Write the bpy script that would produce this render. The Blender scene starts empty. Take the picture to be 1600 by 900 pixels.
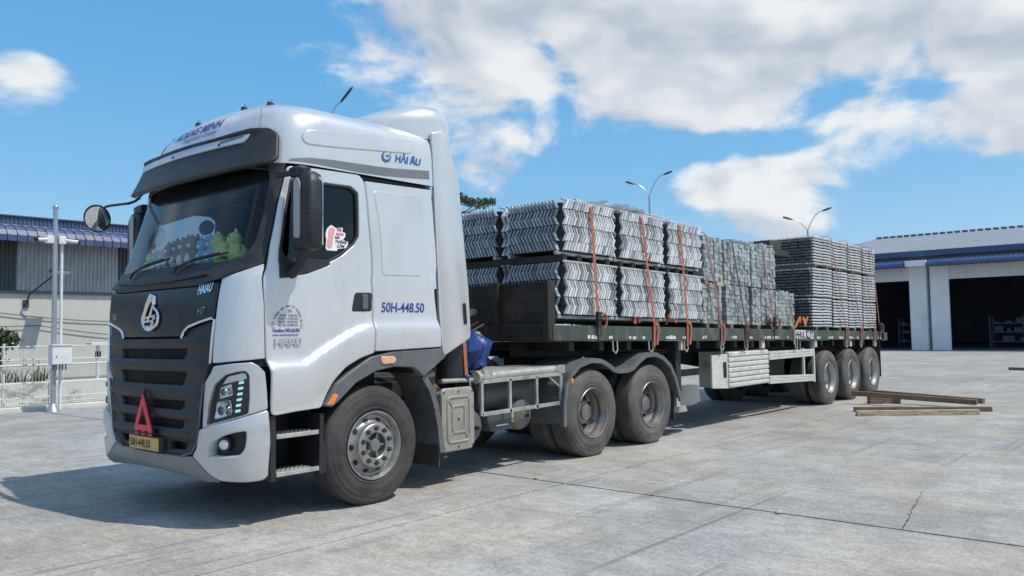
import bpy, bmesh, math, random
from mathutils import Vector, Matrix, noise
from mathutils.geometry import delaunay_2d_cdt
random.seed(7)
rad = math.radians
EXPOSURE = 0.42
SUN_ENERGY = 2.8
SKY_STRENGTH = .15
SKY_AIR, SKY_DUST, SKY_OZONE = 1.0, .4, 5.0
CLOUD_GAIN = 4.7
CLOUDS = [(.326,.28,.055,.04,.56),(.863,.353,.205,.043,.22),(1.136,.294,.237,.055,.22),(1.309,.239,.182,.055,.20),(.672,.325,.079,.032,.18),(1.264,.30,.095,.039,.2),(1.387,.30,.087,.043,.24),(.829,.196,.06,.034,.42),(1.154,.168,.08,.03,.50),(1.181,.117,.05,.014,.48),(1.024,.388,.197,.032,.2),(1.405,.186,.063,.02,.3),
          (.44,.30,.15,.13,-.6),(.97,.185,.09,.042,-.40),(1.32,.125,.13,.05,-.40),(.55,.17,.2,.07,-.34),(1.25,.345,.03,.02,-.12),(1.12,.214,.085,.016,-.34),(1.22,.375,.05,.018,-.2)]

scn = bpy.context.scene
col = scn.collection

# ------------------------------------------------------------------ camera
FPX, CAM = 1266.75, Vector((-3.012, -6.9075, 1.4935))
YAW, PITCH, ROLL = .85827, .05417, -.01638
_d = Vector((math.sin(YAW)*math.cos(PITCH), math.cos(YAW)*math.cos(PITCH), math.sin(PITCH)))
_r0 = Vector((math.cos(YAW), -math.sin(YAW), 0)); _u0 = _r0.cross(_d)
_r = _r0*math.cos(ROLL)+_u0*math.sin(ROLL); _u = -_r0*math.sin(ROLL)+_u0*math.cos(ROLL)
cd = bpy.data.cameras.new('camera'); cam = bpy.data.objects.new('camera', cd); col.objects.link(cam)
cd.sensor_width = 36; cd.lens = FPX/1600*36; cd.clip_start = .05; cd.clip_end = 4000
cam.matrix_world = Matrix(((_r.x, _u.x, -_d.x, CAM.x), (_r.y, _u.y, -_d.y, CAM.y), (_r.z, _u.z, -_d.z, CAM.z), (0, 0, 0, 1)))
scn.camera = cam
scn.view_settings.view_transform = 'Standard'; scn.view_settings.look = 'None'
scn.view_settings.exposure = EXPOSURE; scn.view_settings.gamma = 1
scn.render.engine = 'CYCLES'
scn.cycles.use_denoising = True
scn.cycles.max_bounces = 8; scn.cycles.transparent_max_bounces = 16
scn.cycles.sample_clamp_indirect = 6

# ------------------------------------------------------------------ sky, clouds and sun
SUNV = Vector((.24, -.56, 1)).normalized()
world = bpy.data.worlds.new('World'); scn.world = world; world.use_nodes = True
nt = world.node_tree; nt.nodes.clear()
def nd(t, k, **kw):
    n = t.nodes.new(k)
    for a, b in kw.items():
        if a.startswith('_'): n.inputs[int(a[1:])].default_value = b
        else: setattr(n, a, b)
    return n
def mth(t, op, a, b=None, c=None, clamp=False):
    n = t.nodes.new('ShaderNodeMath'); n.operation = op; n.use_clamp = clamp
    for i, v in enumerate((a, b, c)):
        if v is None: continue
        if isinstance(v, (int, float)): n.inputs[i].default_value = v
        else: t.links.new(v, n.inputs[i])
    return n.outputs[0]
def build_sky():
    L = nt.links.new
    tc = nd(nt, 'ShaderNodeTexCoord'); sep = nd(nt, 'ShaderNodeSeparateXYZ'); L(tc.outputs['Generated'], sep.inputs[0])
    sky = nd(nt, 'ShaderNodeTexSky', sky_type='NISHITA', sun_disc=False)
    sky.sun_elevation = math.asin(SUNV.z); sky.sun_rotation = math.atan2(SUNV.x, SUNV.y)
    sky.air_density = SKY_AIR; sky.dust_density = SKY_DUST; sky.ozone_density = SKY_OZONE
    # the clear sky of the place: deeper blue overhead, evenly bright towards the horizon
    ss = nd(nt, 'ShaderNodeSeparateColor'); L(sky.outputs[0], ss.inputs[0]); sc_ = nd(nt, 'ShaderNodeCombineColor')
    for i_, (g_, k_) in enumerate(((1., .56), (.5, .615), (.25, .80))):
        L(mth(nt, 'MULTIPLY', mth(nt, 'POWER', mth(nt, 'MULTIPLY', ss.outputs[i_], .2007), g_), k_/.2007), sc_.inputs[i_])
    skyc = sc_.outputs[0]
    az = mth(nt, 'ARCTAN2', sep.outputs[0], sep.outputs[1]); el = mth(nt, 'ARCSINE', sep.outputs[2])
    bias = None
    for a, e, w, h, g in CLOUDS:
        u = mth(nt, 'MULTIPLY', mth(nt, 'SUBTRACT', az, a), 1/(w*1.25)); v = mth(nt, 'MULTIPLY', mth(nt, 'SUBTRACT', el, e), 1/(h*1.25))
        q = mth(nt, 'ADD', mth(nt, 'MULTIPLY', u, u), mth(nt, 'MULTIPLY', v, v))
        b = mth(nt, 'MULTIPLY', mth(nt, 'EXPONENT', mth(nt, 'MULTIPLY', q, -1.)), g)
        bias = b if bias is None else mth(nt, 'ADD', bias, b)
    bias = mth(nt, 'MINIMUM', bias, .26)
    low = mth(nt, 'MULTIPLY', mth(nt, 'EXPONENT', mth(nt, 'MULTIPLY', mth(nt, 'MULTIPLY', el, el), -1/.18**2)), -.24)
    bias = mth(nt, 'ADD', bias, low)
    def dens(off, det=10):
        mp = nd(nt, 'ShaderNodeMapping'); mp.inputs['Location'].default_value = off; mp.inputs['Scale'].default_value = (1, 1, 1.7)
        L(tc.outputs['Generated'], mp.inputs[0])
        n1 = nd(nt, 'ShaderNodeTexNoise'); n1.inputs['Scale'].default_value = 6.5; n1.inputs['Detail'].default_value = det
        n1.inputs['Roughness'].default_value = .52; n1.inputs['Distortion'].default_value = .25
        L(mp.outputs[0], n1.inputs['Vector'])
        return n1.outputs[0]
    d1 = dens((3.1, 1.7, .4)); e1 = dens((3.1, 1.7, .4), 3.2); e2 = dens((3.1+.010, 1.7-.015, .4+.06), 3.2)
    D = mth(nt, 'SUBTRACT', mth(nt, 'ADD', mth(nt, 'MULTIPLY_ADD', mth(nt, 'SUBTRACT', d1, .5), 1.5, .5), bias), .465)
    cov = nd(nt, 'ShaderNodeMapRange', interpolation_type='SMOOTHERSTEP'); L(D, cov.inputs[0])
    cov.inputs[1].default_value = -.02; cov.inputs[2].default_value = .24
    lit = mth(nt, 'ADD', mth(nt, 'MULTIPLY', mth(nt, 'SUBTRACT', e1, e2), 2.6), mth(nt, 'MULTIPLY_ADD', mth(nt, 'SUBTRACT', d1, e1), 1.6, .80))
    core = mth(nt, 'MULTIPLY', mth(nt, 'MAXIMUM', mth(nt, 'SUBTRACT', D, .12), 0.), .75)
    lit = mth(nt, 'SUBTRACT', lit, core, clamp=True)
    cr = nd(nt, 'ShaderNodeValToRGB'); L(lit, cr.inputs[0])
    cr.color_ramp.elements[0].position = .3; cr.color_ramp.elements[0].color = (.54, .59, .68, 1)
    cr.color_ramp.elements[1].position = .95; cr.color_ramp.elements[1].color = (.97, .97, .96, 1)
    cs = nd(nt, 'ShaderNodeMixRGB', blend_type='MULTIPLY'); cs.inputs[0].default_value = 1; L(cr.outputs[0], cs.inputs[1])
    cs.inputs[2].default_value = (CLOUD_GAIN,)*3+(1,)
    mx = nd(nt, 'ShaderNodeMixRGB'); L(mth(nt, 'MULTIPLY', cov.outputs[0], .90), mx.inputs[0]); L(skyc, mx.inputs[1]); L(cs.outputs[0], mx.inputs[2])
    bg = nd(nt, 'ShaderNodeBackground'); bg.inputs[1].default_value = SKY_STRENGTH; L(mx.outputs[0], bg.inputs[0])
    out = nd(nt, 'ShaderNodeOutputWorld'); L(bg.outputs[0], out.inputs[0])
build_sky()
sd = bpy.data.lights.new('sun', 'SUN'); sd.energy = SUN_ENERGY; sd.angle = rad(.6); sd.color = (1, .94, .83)
sun = bpy.data.objects.new('sun', sd); col.objects.link(sun); sun.location = SUNV*60
sun.rotation_euler = SUNV.to_track_quat('Z', 'Y').to_euler()

# ------------------------------------------------------------------ materials
MATS = {}
def mat(name, c, rough=.5, metal=0., coat=0., var=.0, scale=6., bump=0., bscale=40., dirt=None, dscale=3., dthr=(.5, .7), spec=.5, tint=False, stretch=(1, 1, 1), objvar=0., rvar=0.):
    """principled surface with procedural grain, wear and dirt of its own"""
    if name in MATS: return MATS[name]
    m = bpy.data.materials.new(name); m.use_nodes = True; t = m.node_tree; L = t.links.new
    b = t.nodes['Principled BSDF']
    b.inputs['Base Color'].default_value = (*c, 1); b.inputs['Roughness'].default_value = rough; b.inputs['Metallic'].default_value = metal
    b.inputs['Coat Weight'].default_value = coat; b.inputs['Coat Roughness'].default_value = .06; b.inputs['Specular IOR Level'].default_value = spec
    tc = nd(t, 'ShaderNodeTexCoord'); mp = nd(t, 'ShaderNodeMapping'); mp.inputs['Scale'].default_value = stretch
    oi = nd(t, 'ShaderNodeObjectInfo'); va = nd(t, 'ShaderNodeVectorMath', operation='SCALE'); va.inputs[3].default_value = 17
    cb = nd(t, 'ShaderNodeCombineXYZ'); L(oi.outputs['Random'], cb.inputs[0]); L(oi.outputs['Random'], cb.inputs[1]); L(cb.outputs[0], va.inputs[0])
    ad = nd(t, 'ShaderNodeVectorMath', operation='ADD'); L(tc.outputs['Object'], ad.inputs[0]); L(va.outputs[0], ad.inputs[1]); L(ad.outputs[0], mp.inputs[0])
    cur = None
    def base():
        if cur is not None: return cur
        rgb = nd(t, 'ShaderNodeRGB'); rgb.outputs[0].default_value = (*c, 1); return rgb.outputs[0]
    if var:
        n = nd(t, 'ShaderNodeTexNoise'); n.inputs['Scale'].default_value = scale; n.inputs['Detail'].default_value = 7; n.inputs['Roughness'].default_value = .65; L(mp.outputs[0], n.inputs['Vector'])
        mr = nd(t, 'ShaderNodeMapRange'); L(n.outputs[0], mr.inputs[0]); mr.inputs[1].default_value = .28; mr.inputs[2].default_value = .72; mr.inputs[3].default_value = 1-var; mr.inputs[4].default_value = 1+var
        v = nd(t, 'ShaderNodeVectorMath', operation='SCALE'); L(base(), v.inputs[0]); L(mr.outputs[0], v.inputs[3]); cur = v.outputs[0]
        if rvar:
            mr2 = nd(t, 'ShaderNodeMapRange'); L(n.outputs[0], mr2.inputs[0]); mr2.inputs[1].default_value = .3; mr2.inputs[2].default_value = .7; mr2.inputs[3].default_value = max(.03, rough-rvar); mr2.inputs[4].default_value = min(1, rough+rvar); L(mr2.outputs[0], b.inputs['Roughness'])
    if tint:
        at = nd(t, 'ShaderNodeAttribute', attribute_name='tint'); v = nd(t, 'ShaderNodeVectorMath', operation='SCALE'); L(base(), v.inputs[0]); L(at.outputs['Fac'], v.inputs[3]); cur = v.outputs[0]
    if objvar:
        mr = nd(t, 'ShaderNodeMapRange'); L(oi.outputs['Random'], mr.inputs[0]); mr.inputs[3].default_value = 1-objvar; mr.inputs[4].default_value = 1+objvar
        v = nd(t, 'ShaderNodeVectorMath', operation='SCALE'); L(base(), v.inputs[0]); L(mr.outputs[0], v.inputs[3]); cur = v.outputs[0]
    if dirt:
        n = nd(t, 'ShaderNodeTexNoise'); n.inputs['Scale'].default_value = dscale; n.inputs['Detail'].default_value = 8; n.inputs['Roughness'].default_value = .7; L(mp.outputs[0], n.inputs['Vector'])
        mr = nd(t, 'ShaderNodeMapRange'); L(n.outputs[0], mr.inputs[0]); mr.inputs[1].default_value = dthr[0]; mr.inputs[2].default_value = dthr[1]; mr.inputs[4].default_value = dirt[3] if len(dirt) > 3 else .8
        mx = nd(t, 'ShaderNodeMixRGB'); L(mr.outputs[0], mx.inputs[0]); L(base(), mx.inputs[1]); mx.inputs[2].default_value = (*dirt[:3], 1); cur = mx.outputs[0]
    if cur is not None: L(cur, b.inputs['Base Color'])
    if bump:
        n = nd(t, 'ShaderNodeTexNoise'); n.inputs['Scale'].default_value = bscale; n.inputs['Detail'].default_value = 5; L(mp.outputs[0], n.inputs['Vector'])
        bp = nd(t, 'ShaderNodeBump'); bp.inputs['Strength'].default_value = bump; bp.inputs['Distance'].default_value = .01; L(n.outputs[0], bp.inputs['Height']); L(bp.outputs[0], b.inputs['Normal'])
    MATS[name] = m
    return m
def glass_mat(name, tintc, gloss=.03, ior=1.5):
    m = bpy.data.materials.new(name); m.use_nodes = True; t = m.node_tree; t.nodes.clear(); L = t.links.new
    tr = nd(t, 'ShaderNodeBsdfTransparent'); tr.inputs[0].default_value = (*tintc, 1)
    gl = nd(t, 'ShaderNodeBsdfGlossy'); gl.inputs['Roughness'].default_value = gloss; gl.inputs[0].default_value = (1, 1, 1, 1)
    fr = nd(t, 'ShaderNodeFresnel'); fr.inputs[0].default_value = ior
    mx = nd(t, 'ShaderNodeMixShader'); L(mth(t, 'MULTIPLY', fr.outputs[0], .85, clamp=True), mx.inputs[0]); L(tr.outputs[0], mx.inputs[1]); L(gl.outputs[0], mx.inputs[2])
    o = nd(t, 'ShaderNodeOutputMaterial'); L(mx.outputs[0], o.inputs[0]); MATS[name] = m
    return m
def emit_mat(name, c, s):
    m = bpy.data.materials.new(name); m.use_nodes = True; b = m.node_tree.nodes['Principled BSDF']
    b.inputs['Base Color'].default_value = (*c, 1); b.inputs['Emission Color'].default_value = (*c, 1); b.inputs['Emission Strength'].default_value = s; MATS[name] = m
    return m
PAINT = mat('silver_paint', (.69, .692, .695), .28, .45, .55, var=.03, scale=3, dirt=(.36, .33, .29, .45), dscale=1.6, dthr=(.5, .85), stretch=(1, 1, .45))
PAINTD = mat('silver_paint_bumper', (.60, .605, .61), .34, .5, .45, var=.05, scale=4, dirt=(.30, .27, .23, .5), dscale=4, dthr=(.5, .8))
BLACKG = mat('gloss_black', (.008, .010, .016), .3, 0, .15, var=.2, scale=3, rvar=.06)
BLACKP = mat('black_plastic', (.017, .018, .022), .48, var=.25, scale=8, bump=.05, bscale=300, dirt=(.07, .065, .06, .3), dscale=5)
GREYP = mat('grey_plastic', (.115, .12, .128), .48, var=.2, scale=6, dirt=(.25, .23, .2, .4), dscale=4)
DARKIN = mat('cab_interior', (.02, .021, .024), .8, var=.2)
CURTAIN = mat('curtain_cloth', (.10, .11, .12), .9, var=.2, scale=10)
CHROME = mat('chrome', (.75, .77, .8), .15, 1., var=.08, scale=12)
STEEL = mat('rim_steel', (.30, .29, .28), .42, .65, var=.2, scale=9, dirt=(.16, .125, .095, .75), dscale=7, dthr=(.42, .7))
RIMF = mat('rim_alloy', (.40, .39, .375), .38, .7, var=.15, scale=9, dirt=(.17, .14, .11, .6), dscale=8, dthr=(.45, .75))
RUBBER = mat('tyre_rubber', (.030, .030, .031), .75, var=.3, scale=7, bump=.1, bscale=120, dirt=(.11, .10, .092, .75), dscale=2.4, dthr=(.4, .75))
RUBBERD = mat('dusty_rubber', (.05, .049, .048), .8, var=.25, scale=6, bump=.1, bscale=120, dirt=(.17, .157, .14, .85), dscale=2, dthr=(.32, .66))
CHASSIS = mat('chassis_black', (.018, .018, .019), .65, var=.3, dirt=(.07, .06, .05, .6), dscale=5)
ALU = mat('dirty_aluminium', (.50, .49, .46), .45, .45, var=.2, scale=8, dirt=(.20, .18, .15, .7), dscale=6, dthr=(.45, .7))
BEIGEM = mat('dusty_steel_cover', (.36, .33, .29), .55, .25, var=.12, scale=5, dirt=(.16, .13, .10, .7), dscale=6, dthr=(.5, .75))
RUSTP = mat('rusty_pipe', (.16, .095, .065), .75, .2, var=.35, scale=14)
GLASS = glass_mat('windscreen_glass', (.84, .90, .90), .14)
GLASSD = glass_mat('door_glass', (.34, .40, .43), ior=1.6)
LENS = glass_mat('lamp_lens', (.9, .93, .95))
MIRROR = mat('mirror_glass', (.8, .82, .85), .03, 1.)
LED = emit_mat('led', (.50, .85, .9), .45)
AMBER = mat('amber_lens', (.75, .22, .06), .25, var=.15, scale=20)
AMBERL = mat('pale_amber_lens', (.72, .40, .26), .25, var=.1, scale=20)
INKB = mat('blue_ink', (.045, .05, .30), .45)
INKB2 = mat('logo_blue_ink', (.02, .12, .33), .45)
INKG = mat('grey_ink', (.12, .14, .2), .5)
SWOOSH = mat('grey_stripe', (.20, .21, .22), .35, .3, .3, var=.15, scale=2)
PLATE = mat('plate_yellow', (.60, .40, .11), .45, var=.1, scale=8, dirt=(.2, .15, .09, .4), dscale=9)
INKK = mat('black_ink', (.01, .01, .012), .5)
RED = mat('triangle_red', (.75, .045, .07), .4, var=.1)
PALEALU = mat('pale_painted_guard', (.60, .60, .55), .55, .1, var=.12, scale=6, dirt=(.26, .23, .18, .7), dscale=5, dthr=(.52, .72))
GREENRAIL = mat('green_rail_paint', (.062, .082, .066), .55, .1, var=.3, scale=5, dirt=(.22, .22, .20, .75), dscale=7, dthr=(.52, .70), stretch=(1, 1, .35))
HEADB = mat('headboard_steel', (.035, .030, .026), .6, .2, var=.4, scale=3, dirt=(.10, .075, .055, .7), dscale=2.5)
GALV = mat('galvanised_steel', (.52, .54, .54), .42, .4, var=.22, scale=10, tint=True)
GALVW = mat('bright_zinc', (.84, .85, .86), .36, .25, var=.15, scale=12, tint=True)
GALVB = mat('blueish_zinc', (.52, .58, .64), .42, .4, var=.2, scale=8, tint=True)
GALVT = mat('tube_zinc', (.72, .74, .74), .38, .3, var=.15, scale=12, tint=True)
GALVG = mat('greenish_zinc', (.52, .555, .545), .42, .4, var=.22, scale=10, tint=True)
LIPGREY = mat('lip_grey_paint', (.22, .225, .23), .4, .3, .2, var=.08, dirt=(.2, .18, .15, .5), dscale=4)
CORE = mat('bundle_shade_core', (.03, .032, .035), .8, var=.3)  # near-black filler inside the bundles, paints the shade between the stacked pieces
STRAP = mat('orange_webbing', (.40, .125, .075), .8, var=.25, scale=25, dirt=(.20, .10, .075, .6), dscale=6, dthr=(.5, .75))
STRAPR = mat('faded_red_webbing', (.28, .12, .10), .8, var=.25, scale=25)
STRAPD = mat('dark_webbing', (.10, .045, .035), .85, var=.25, scale=25)
STRAPG = mat('grey_webbing', (.30, .29, .27), .8, var=.25, scale=25)
STRAPO = mat('vivid_orange_webbing', (.80, .20, .04), .75, var=.2, scale=20)
WOOD = mat('weathered_timber', (.21, .14, .095), .85, var=.4, scale=9, stretch=(1, 6, 6), bump=.4, bscale=30, dirt=(.09, .06, .045, .8), dscale=6, dthr=(.5, .65), objvar=.25)
WOODL = mat('fresh_timber', (.52, .40, .26), .8, var=.25, scale=7, stretch=(1, 6, 6), bump=.3, bscale=30, dirt=(.16, .09, .05, .8), dscale=5, dthr=(.5, .62))
TARP = mat('blue_tarp', (.012, .035, .17), .38, var=.35, scale=12, bump=.9, bscale=22)
WHITEP = mat('white_paint', (.70, .72, .73), .5, var=.08, scale=4, dirt=(.4, .38, .34, .4), dscale=5)
GALVP = mat('galvanised_pole', (.42, .45, .48), .38, .7, var=.12, scale=8)
LAMPG = mat('lamp_dark_grey', (.05, .06, .075), .5)
STICK = mat('sticker_white', (.8, .8, .8), .5)
PINK = mat('sticker_pink', (.75, .36, .36), .5, var=.12, scale=12)
# ------------------------------------------------------------------ mesh helpers
class MB:
    def __init__(s): s.v = []; s.f = []; s.t = []; s.tint = 1.
    def add(s, vs, fs):
        n = len(s.v); s.v += [Vector(q) for q in vs]; s.f += [tuple(n+i for i in f) for f in fs]; s.t += [s.tint]*len(vs); return s
    def bx(s, x0, x1, y0, y1, z0, z1):
        return s.add([(x0,y0,z0),(x1,y0,z0),(x1,y1,z0),(x0,y1,z0),(x0,y0,z1),(x1,y0,z1),(x1,y1,z1),(x0,y1,z1)],
                     [(0,3,2,1),(4,5,6,7),(0,1,5,4),(1,2,6,5),(2,3,7,6),(3,0,4,7)])
    def hexa(s, q): return s.add(q, [(0,3,2,1),(4,5,6,7),(0,1,5,4),(1,2,6,5),(2,3,7,6),(3,0,4,7)])
    def beam(s, a, b, w, h, up=(0,0,1)):
        a = Vector(a); b = Vector(b); d = (b-a).normalized(); up = Vector(up)
        if abs(d.dot(up)) > .95: up = Vector((1,0,0))
        x = d.cross(up).normalized()*w/2; y = x.cross(d).normalized()*h/2
        return s.hexa([a-x-y, a+x-y, a+x+y, a-x+y, b-x-y, b+x-y, b+x+y, b-x+y])
    def cyl(s, a, b, r, n=16, r1=None, cap=True):
        a = Vector(a); b = Vector(b); d = (b-a).normalized(); r1 = r if r1 is None else r1
        x = d.orthogonal().normalized(); y = d.cross(x)
        k = [(math.cos(2*math.pi*i/n), math.sin(2*math.pi*i/n)) for i in range(n)]
        vs = [a+(x*c+y*q)*r for c, q in k]+[b+(x*c+y*q)*r1 for c, q in k]
        fs = [(i, (i+1)%n, n+(i+1)%n, n+i) for i in range(n)]
        if cap: fs += [tuple(range(n))[::-1], tuple(range(n, 2*n))]
        return s.add(vs, fs)
    def tube(s, path, r, n=8, cap=True):
        path = [Vector(q) for q in path]; vs = []; m = len(path); prev = None
        for i, q in enumerate(path):
            d = (path[min(i+1, m-1)]-path[max(i-1, 0)]).normalized()
            x = d.orthogonal().normalized() if prev is None else (prev-d*prev.dot(d)).normalized()
            prev = x; y = d.cross(x); rr = r[i] if isinstance(r, (list, tuple)) else r
            vs += [q+(x*math.cos(2*math.pi*j/n)+y*math.sin(2*math.pi*j/n))*rr for j in range(n)]
        fs = [(i*n+j, i*n+(j+1)%n, (i+1)*n+(j+1)%n, (i+1)*n+j) for i in range(m-1) for j in range(n)]
        if cap: fs += [tuple(range(n))[::-1], tuple(range((m-1)*n, m*n))]
        return s.add(vs, fs)
    def prism(s, poly, ax, a, b):
        """polygon in the two other axes, extruded along ax from a to b"""
        def P(u, w, h): return {'x': (h, u, w), 'y': (u, h, w), 'z': (u, w, h)}[ax]
        n = len(poly); vs = [P(u, w, a) for u, w in poly]+[P(u, w, b) for u, w in poly]
        return s.add(vs, [tuple(range(n))[::-1], tuple(range(n, 2*n))]+[(i, (i+1)%n, n+(i+1)%n, n+i) for i in range(n)])
    def sheet(s, prof, ax, a, b, th):
        """open profile line in the two other axes, extruded along ax and given thickness"""
        n = len(prof); up = []
        for i, q in enumerate(prof):
            p0 = prof[max(i-1, 0)]; p1 = prof[min(i+1, n-1)]; dx, dz = p1[0]-p0[0], p1[1]-p0[1]; l = math.hypot(dx, dz) or 1
            up.append((q[0]-dz/l*th, q[1]+dx/l*th))
        for i in range(n-1): s.prism([prof[i], prof[i+1], up[i+1], up[i]], ax, a, b)
        return s
    def lathe(s, prof, c, sg=-1, n=48, closed=False, flat=None):
        """profile (r, outward) turned about a y axis through c"""
        cx, cy, cz = c; m = len(prof); vs = []
        for r, h in prof:
            for i in range(n):
                a = 2*math.pi*i/n; z = cz+r*math.sin(a)
                vs.append((cx+r*math.cos(a), cy+sg*h, z if flat is None else max(z, flat)) if flat is None or z > .09 or h < -.14 or r < .4 else (cx+r*math.cos(a), cy+sg*(h+.018*(1-max(z, 0)/.09)), max(z, flat)))
        fs = []
        for j in range(m if closed else m-1):
            for i in range(n): fs.append((j*n+i, j*n+(i+1)%n, ((j+1)%m)*n+(i+1)%n, ((j+1)%m)*n+i))
        return s.add(vs, fs)
    def loft(s, rings, cap=True, close=True):
        n = len(rings[0]); vs = [q for r in rings for q in r]
        fs = [(j*n+i, j*n+(i+1)%n, (j+1)*n+(i+1)%n, (j+1)*n+i) for j in range(len(rings)-1) for i in range(n if close else n-1)]
        if cap: fs += [tuple(range(n))[::-1], tuple(range((len(rings)-1)*n, len(rings)*n))]
        return s.add(vs, fs)
    def ball(s, c, r, n=12, m=8, sq=(1,1,1)):
        c = Vector(c); rings = []
        for j in range(1, m):
            t = math.pi*j/m
            rings.append([c+Vector((r*sq[0]*math.sin(t)*math.cos(2*math.pi*i/n), r*sq[1]*math.sin(t)*math.sin(2*math.pi*i/n), r*sq[2]*math.cos(t))) for i in range(n)])
        return s.loft(rings)
    def tx(s, fn):
        s.v = [Vector(fn(q)) for q in s.v]; return s
    def build(s, name, m, parent=None, smooth=35, bevel=0, T=None, normals=None, fixn=True, world=None):
        if T: s.v = [Vector(T(q)) for q in s.v]
        return mkobj(name, s.v, s.f, m, parent, smooth, bevel, s.t, normals, fixn)
def mkobj(name, v, f, m, parent=None, smooth=35, bevel=0, tint=None, normals=None, fixn=True):
    xs = [q[0] for q in v]; ys = [q[1] for q in v]; zs = [q[2] for q in v]
    o = Vector(((min(xs)+max(xs))/2, (min(ys)+max(ys))/2, min(zs)))
    me = bpy.data.meshes.new(name); me.from_pydata([tuple(Vector(q)-o) for q in v], [], f)
    if normals: me.validate()
    if fixn and normals is None:
        b = bmesh.new(); b.from_mesh(me); bmesh.ops.recalc_face_normals(b, faces=b.faces); b.to_mesh(me); b.free()
    me.materials.append(m)
    if tint and m.node_tree and any(n.type == 'ATTRIBUTE' for n in m.node_tree.nodes):
        a = me.attributes.new('tint', 'FLOAT', 'POINT'); a.data.foreach_set('value', tint)
    if smooth:
        me.polygons.foreach_set('use_smooth', [True]*len(me.polygons))
        if normals: me.normals_split_custom_set_from_vertices([tuple(q) for q in normals])
        else: me.set_sharp_from_angle(angle=rad(smooth))
    ob = bpy.data.objects.new(name, me); col.objects.link(ob); place(ob, o, parent)
    if bevel:
        bv = ob.modifiers.new('bevel', 'BEVEL'); bv.width = bevel; bv.segments = 2; bv.limit_method = 'ANGLE'; bv.angle_limit = rad(50); bv.harden_normals = False
    return ob
WORLDLOC = {}
def place(ob, o, parent):
    WORLDLOC[ob.name] = Vector(o)
    if parent is not None:
        ob.parent = parent; ob.location = Vector(o)-WORLDLOC[parent.name]
    else: ob.location = o
def thing(name, label, cat, loc=(0,0,0), group=None, parent=None):
    o = bpy.data.objects.new(name, None); o.empty_display_size = .2; col.objects.link(o); place(o, Vector(loc), parent)
    if label: tag(o, label, cat, group)
    return o
def tag(o, label, cat, group=None):
    o['label'] = label; o['category'] = cat
    if group: o['group'] = group
    return o
def struct(o): o['kind'] = 'structure'; return o
def stuff(o): o['kind'] = 'stuff'; return o
def kids(o): return [c for c in bpy.data.objects if c.parent == o]
def copytree(o, loc=None, parent=None, label=None, group=None):
    c = o.copy(); col.objects.link(c)
    if parent is not None: c.parent = parent
    if loc is not None: c.location = loc
    WORLDLOC[c.name] = Vector(c.location) if parent is None else WORLDLOC[o.name]
    if label: c['label'] = label
    if group: c['group'] = group
    for k in KIDS.get(o.name, ()): copytree(k, None, c)
    return c
KIDS = {}
def index_kids(o):
    ks = kids(o); KIDS[o.name] = ks
    for k in ks: index_kids(k)

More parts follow.
